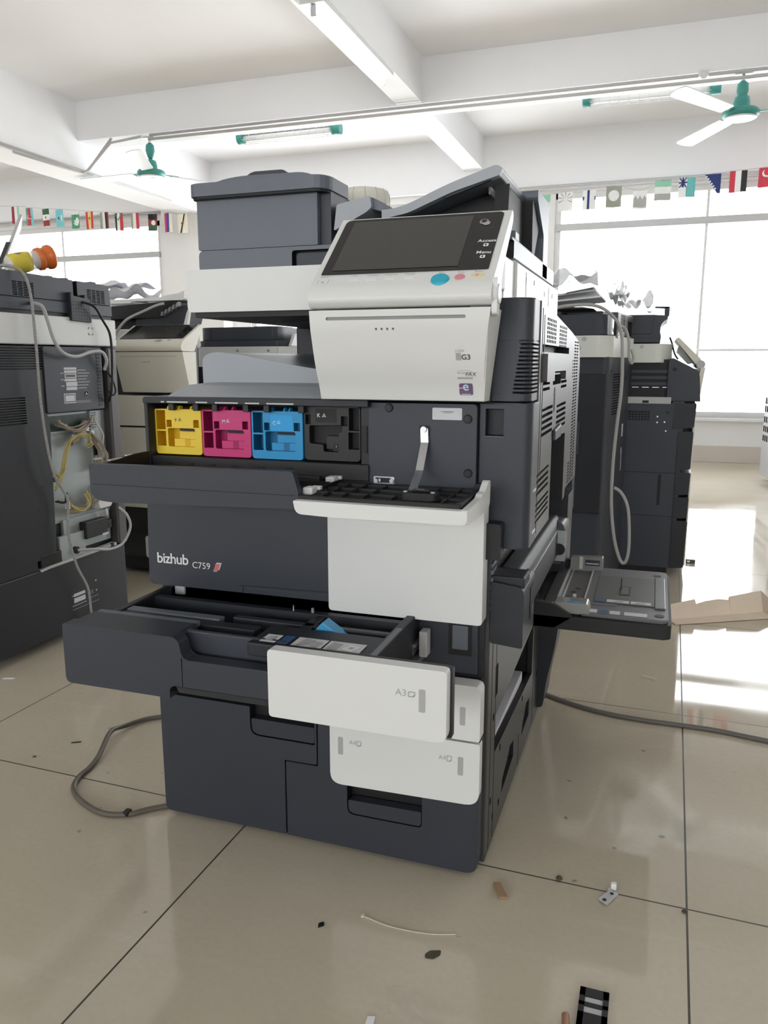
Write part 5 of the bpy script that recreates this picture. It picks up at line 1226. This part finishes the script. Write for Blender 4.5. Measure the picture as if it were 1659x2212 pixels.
# ------------------------------------------------------------------ on the floor
o = thing('power_cord','brown grey power cord coiling out from under the copier at left','cord',(-.5,.1,0))
B().m('cordd').tube([(-.28,.46,.006),(-.45,.43,.006),(-.587,.357,.006),(-.625,.285,.010),(-.621,.227,.022),(-.588,.143,.010),(-.575,.095,.006),(-.57,.052,.006),(-.550,.012,.006),(-.503,-.022,.006),(-.432,-.046,.006),(-.379,-.033,.006),(-.345,.0,.006),(-.28,.05,.006)],.0058,8,sub=8).m('black').box(-.387,-.375,-.040,-.024,.004,.014,.002).done('cable','cordd',o)
o = thing('power_cord','dark power cord stretched across the tiles to the right','cord',(.6,.75,0))
B().m('cord2').tube([(.30,.86,.006),(.338,.821,.006),(.429,.775,.006),(.512,.751,.006),(.603,.743,.006),(.685,.744,.006),(.775,.740,.006),(.875,.722,.006),(1.3,.66,.006),(1.9,.70,.006)],.0062,8).done('cable','cord2',o)
o = thing('cardboard_tray','folded piece of brown cardboard with a notched edge lying on the floor','cardboard',(.82,1.72,0))
b = B().m('card')
F0, F1 = V((.660,1.60,0)), V((.985,1.80,0))         # fold line at the back
fd_ = (F1-F0).normalized(); pn = V((fd_.y,-fd_.x,0))  # towards the camera
def CB(u,v,h): return F0+fd_*((F1-F0).length*u)+pn*v+Z*h
top = [(0,.052),(.30,.066),(.315,.048),(.42,.056),(.55,.060),(.66,.054),(.665,.066),(1.0,.080)]
for (a,ha),(c_,hc) in zip(top,top[1:]): b.hexa([CB(a,.0,.006),CB(c_,.0,.006),CB(c_,-.003,.006),CB(a,-.003,.006),CB(a,-.020,ha),CB(c_,-.020,hc),CB(c_,-.023,hc),CB(a,-.023,ha)])
b.m('card').hexa([CB(0,0,.002),CB(1,0,.002),CB(1,.06,.002),CB(0,.045,.002),CB(0,0,.007),CB(1,0,.007),CB(1,.06,.006),CB(0,.045,.005)])
b.m('cardd').hexa([CB(1,0,.004),CB(1.12,.02,.003),CB(1.08,.07,.003),CB(1,.06,.003),CB(1,0,.008),CB(1.12,.02,.006),CB(1.08,.07,.006),CB(1,.06,.006)])
b.hexa([CB(1,.0,.006),CB(1.003,.0,.006),CB(1.13,.045,.012),CB(1.127,.045,.012),CB(1,-.02,.08),CB(1.003,-.02,.08),CB(1.13,.045,.016),CB(1.127,.045,.016)])
b.done('cardboard_sheet','card',o)
def scrap(name,label,cat,b): o = b.done(name); return tag(o,label,cat)
def flatpoly(mname,pts,h=.0015): return B().m(mname).prism(pts,'z',.0003,h)
scrap('wood_chip','small tan wood chip on the floor in front of the copier','scrap',flatpoly('tan',rp([(.354,-.004),(.366,.001),(.386,-.034),(.372,-.038)],.003),.006))
b = B().m('lgray').prism(rp([(.531,.012),(.546,.002),(.563,.036),(.548,.042)],.002),'z',.004,.0055).m('black').cyl((.541,.012,.0056),(.541,.012,.0062),.0035,n=10).cyl((.552,.032,.0056),(.552,.032,.0062),.003,n=10).m('white2').box(.549,.559,.046,.056,.0003,.014,.003).m('lgray').box(.545,.553,.036,.048,.0003,.005)
scrap('metal_clip','small bent metal clip with two holes on a tile joint','clip',b)
scrap('flat_scrap','olive brown flat scrap on the floor near the bottom centre','scrap',flatpoly('olive',rp([(.287,-.200),(.293,-.190),(.309,-.184),(.310,-.194),(.302,-.205),(.290,-.207)],.003)))
b = B().m('black')
b.box(.520,.528,-.30,-.192,.0003,.006).box(.5525,.5605,-.30,-.192,.0003,.006).box(.520,.5605,-.208,-.192,.0003,.006).box(.520,.5605,-.226,-.219,.0003,.006).box(.520,.5605,-.30,-.238,.0003,.006)
b.m('label').box(.527,.5535,-.219,-.208,.0003,.004).box(.527,.5535,-.238,-.226,.0003,.004)
scrap('plastic_clip','black plastic part with two pale windows at the bottom edge','plastic part',b)
scrap('orange_bit','small orange brown stub at the bottom edge beside the black plastic part','scrap',B().m('tanb').cyl((.505,-.252,.006),(.512,-.30,.006),.0055,n=12))
scrap('paper_bit','tiny white paper bit at the bottom edge of the floor','scrap',flatpoly('paper',[(.244,-.338),(.254,-.335),(.258,-.36),(.246,-.362)]))
scrap('cable_tie','thin pale cable tie lying on the floor','cable tie',B().m('tie').tube([(.168,-.151,.001),(.22,-.160,.001),(.28,-.156,.001),(.322,-.143,.001)],.0009,6).box(.165,.170,-.154,-.148,.0003,.003))
scrap('wooden_stick','short brown stick on the tiles right of the copier','stick',B().m('cardd').hexa([(.585,1.050,.0003),(.622,1.036,.0003),(.619,1.028,.0003),(.582,1.042,.0003),(.585,1.050,.006),(.622,1.036,.006),(.619,1.028,.006),(.582,1.042,.006)]))
scrap('white_shred','short white shred on the floor at the left edge','scrap',flatpoly('paper',[(-1.158,.438),(-1.13,.449),(-1.128,.455),(-1.156,.446)]))
scrap('black_pin','thin black pin on the floor left of the copier','pin',flatpoly('black',[(-.702,.184),(-.684,.195),(-.6835,.198),(-.7015,.187)],.002))
scrap('dark_crumb','dark crumb on the floor beside the copier\'s front right corner','crumb',B().m('olive').lathe([(.003,.0003),(.006,.002),(.004,.005),(.001,.006)],Matrix.Translation(V((.462,.05,0))),9))
scrap('dark_crumb','dark crumb beside the crossing of two tile joints','crumb',B().m('olive').lathe([(.002,.0003),(.0045,.002),(.003,.004),(.001,.005)],Matrix.Translation(V((.668,.030,0))),9))
scrap('dark_crumb','black crumb on the floor left of the cable tie','crumb',flatpoly('black',rp([(.105,-.19),(.112,-.184),(.116,-.192),(.108,-.2)],.002)))
scrap('dark_crumb','small brown crumb on the floor left of the copier drawer','crumb',flatpoly('olive',rp([(-.742,.103),(-.735,.107),(-.732,.103),(-.738,.099)],.001)))
scrap('metal_nut','small dark metal piece on the floor by the right rear copier','metal part',B().m('side').box(.745,.785,2.49,2.515,.0003,.016,.003).m('metal').box(.75,.762,2.4885,2.49,.004,.012))
scrap('plastic_film','small crumpled transparent film on the floor near the bottom edge','film',B().m('film').sheet(lambda u,v: V((.262+.075*u+.01*math.sin(v*5), -.335+.055*v+.006*math.sin(u*6), .002+.006*abs(math.sin(u*7+v*3)*math.cos(v*8-u*2)))),16,12))

# ------------------------------------------------------------------ view
SC.view_settings.view_transform = 'Standard'; SC.view_settings.look = 'None'; SC.view_settings.exposure = 1.45
SC.cycles.use_denoising = True; SC.cycles.max_bounces = 10; SC.cycles.diffuse_bounces = 6; SC.cycles.glossy_bounces = 5; SC.cycles.transparent_max_bounces = 12; SC.cycles.sample_clamp_indirect = 8
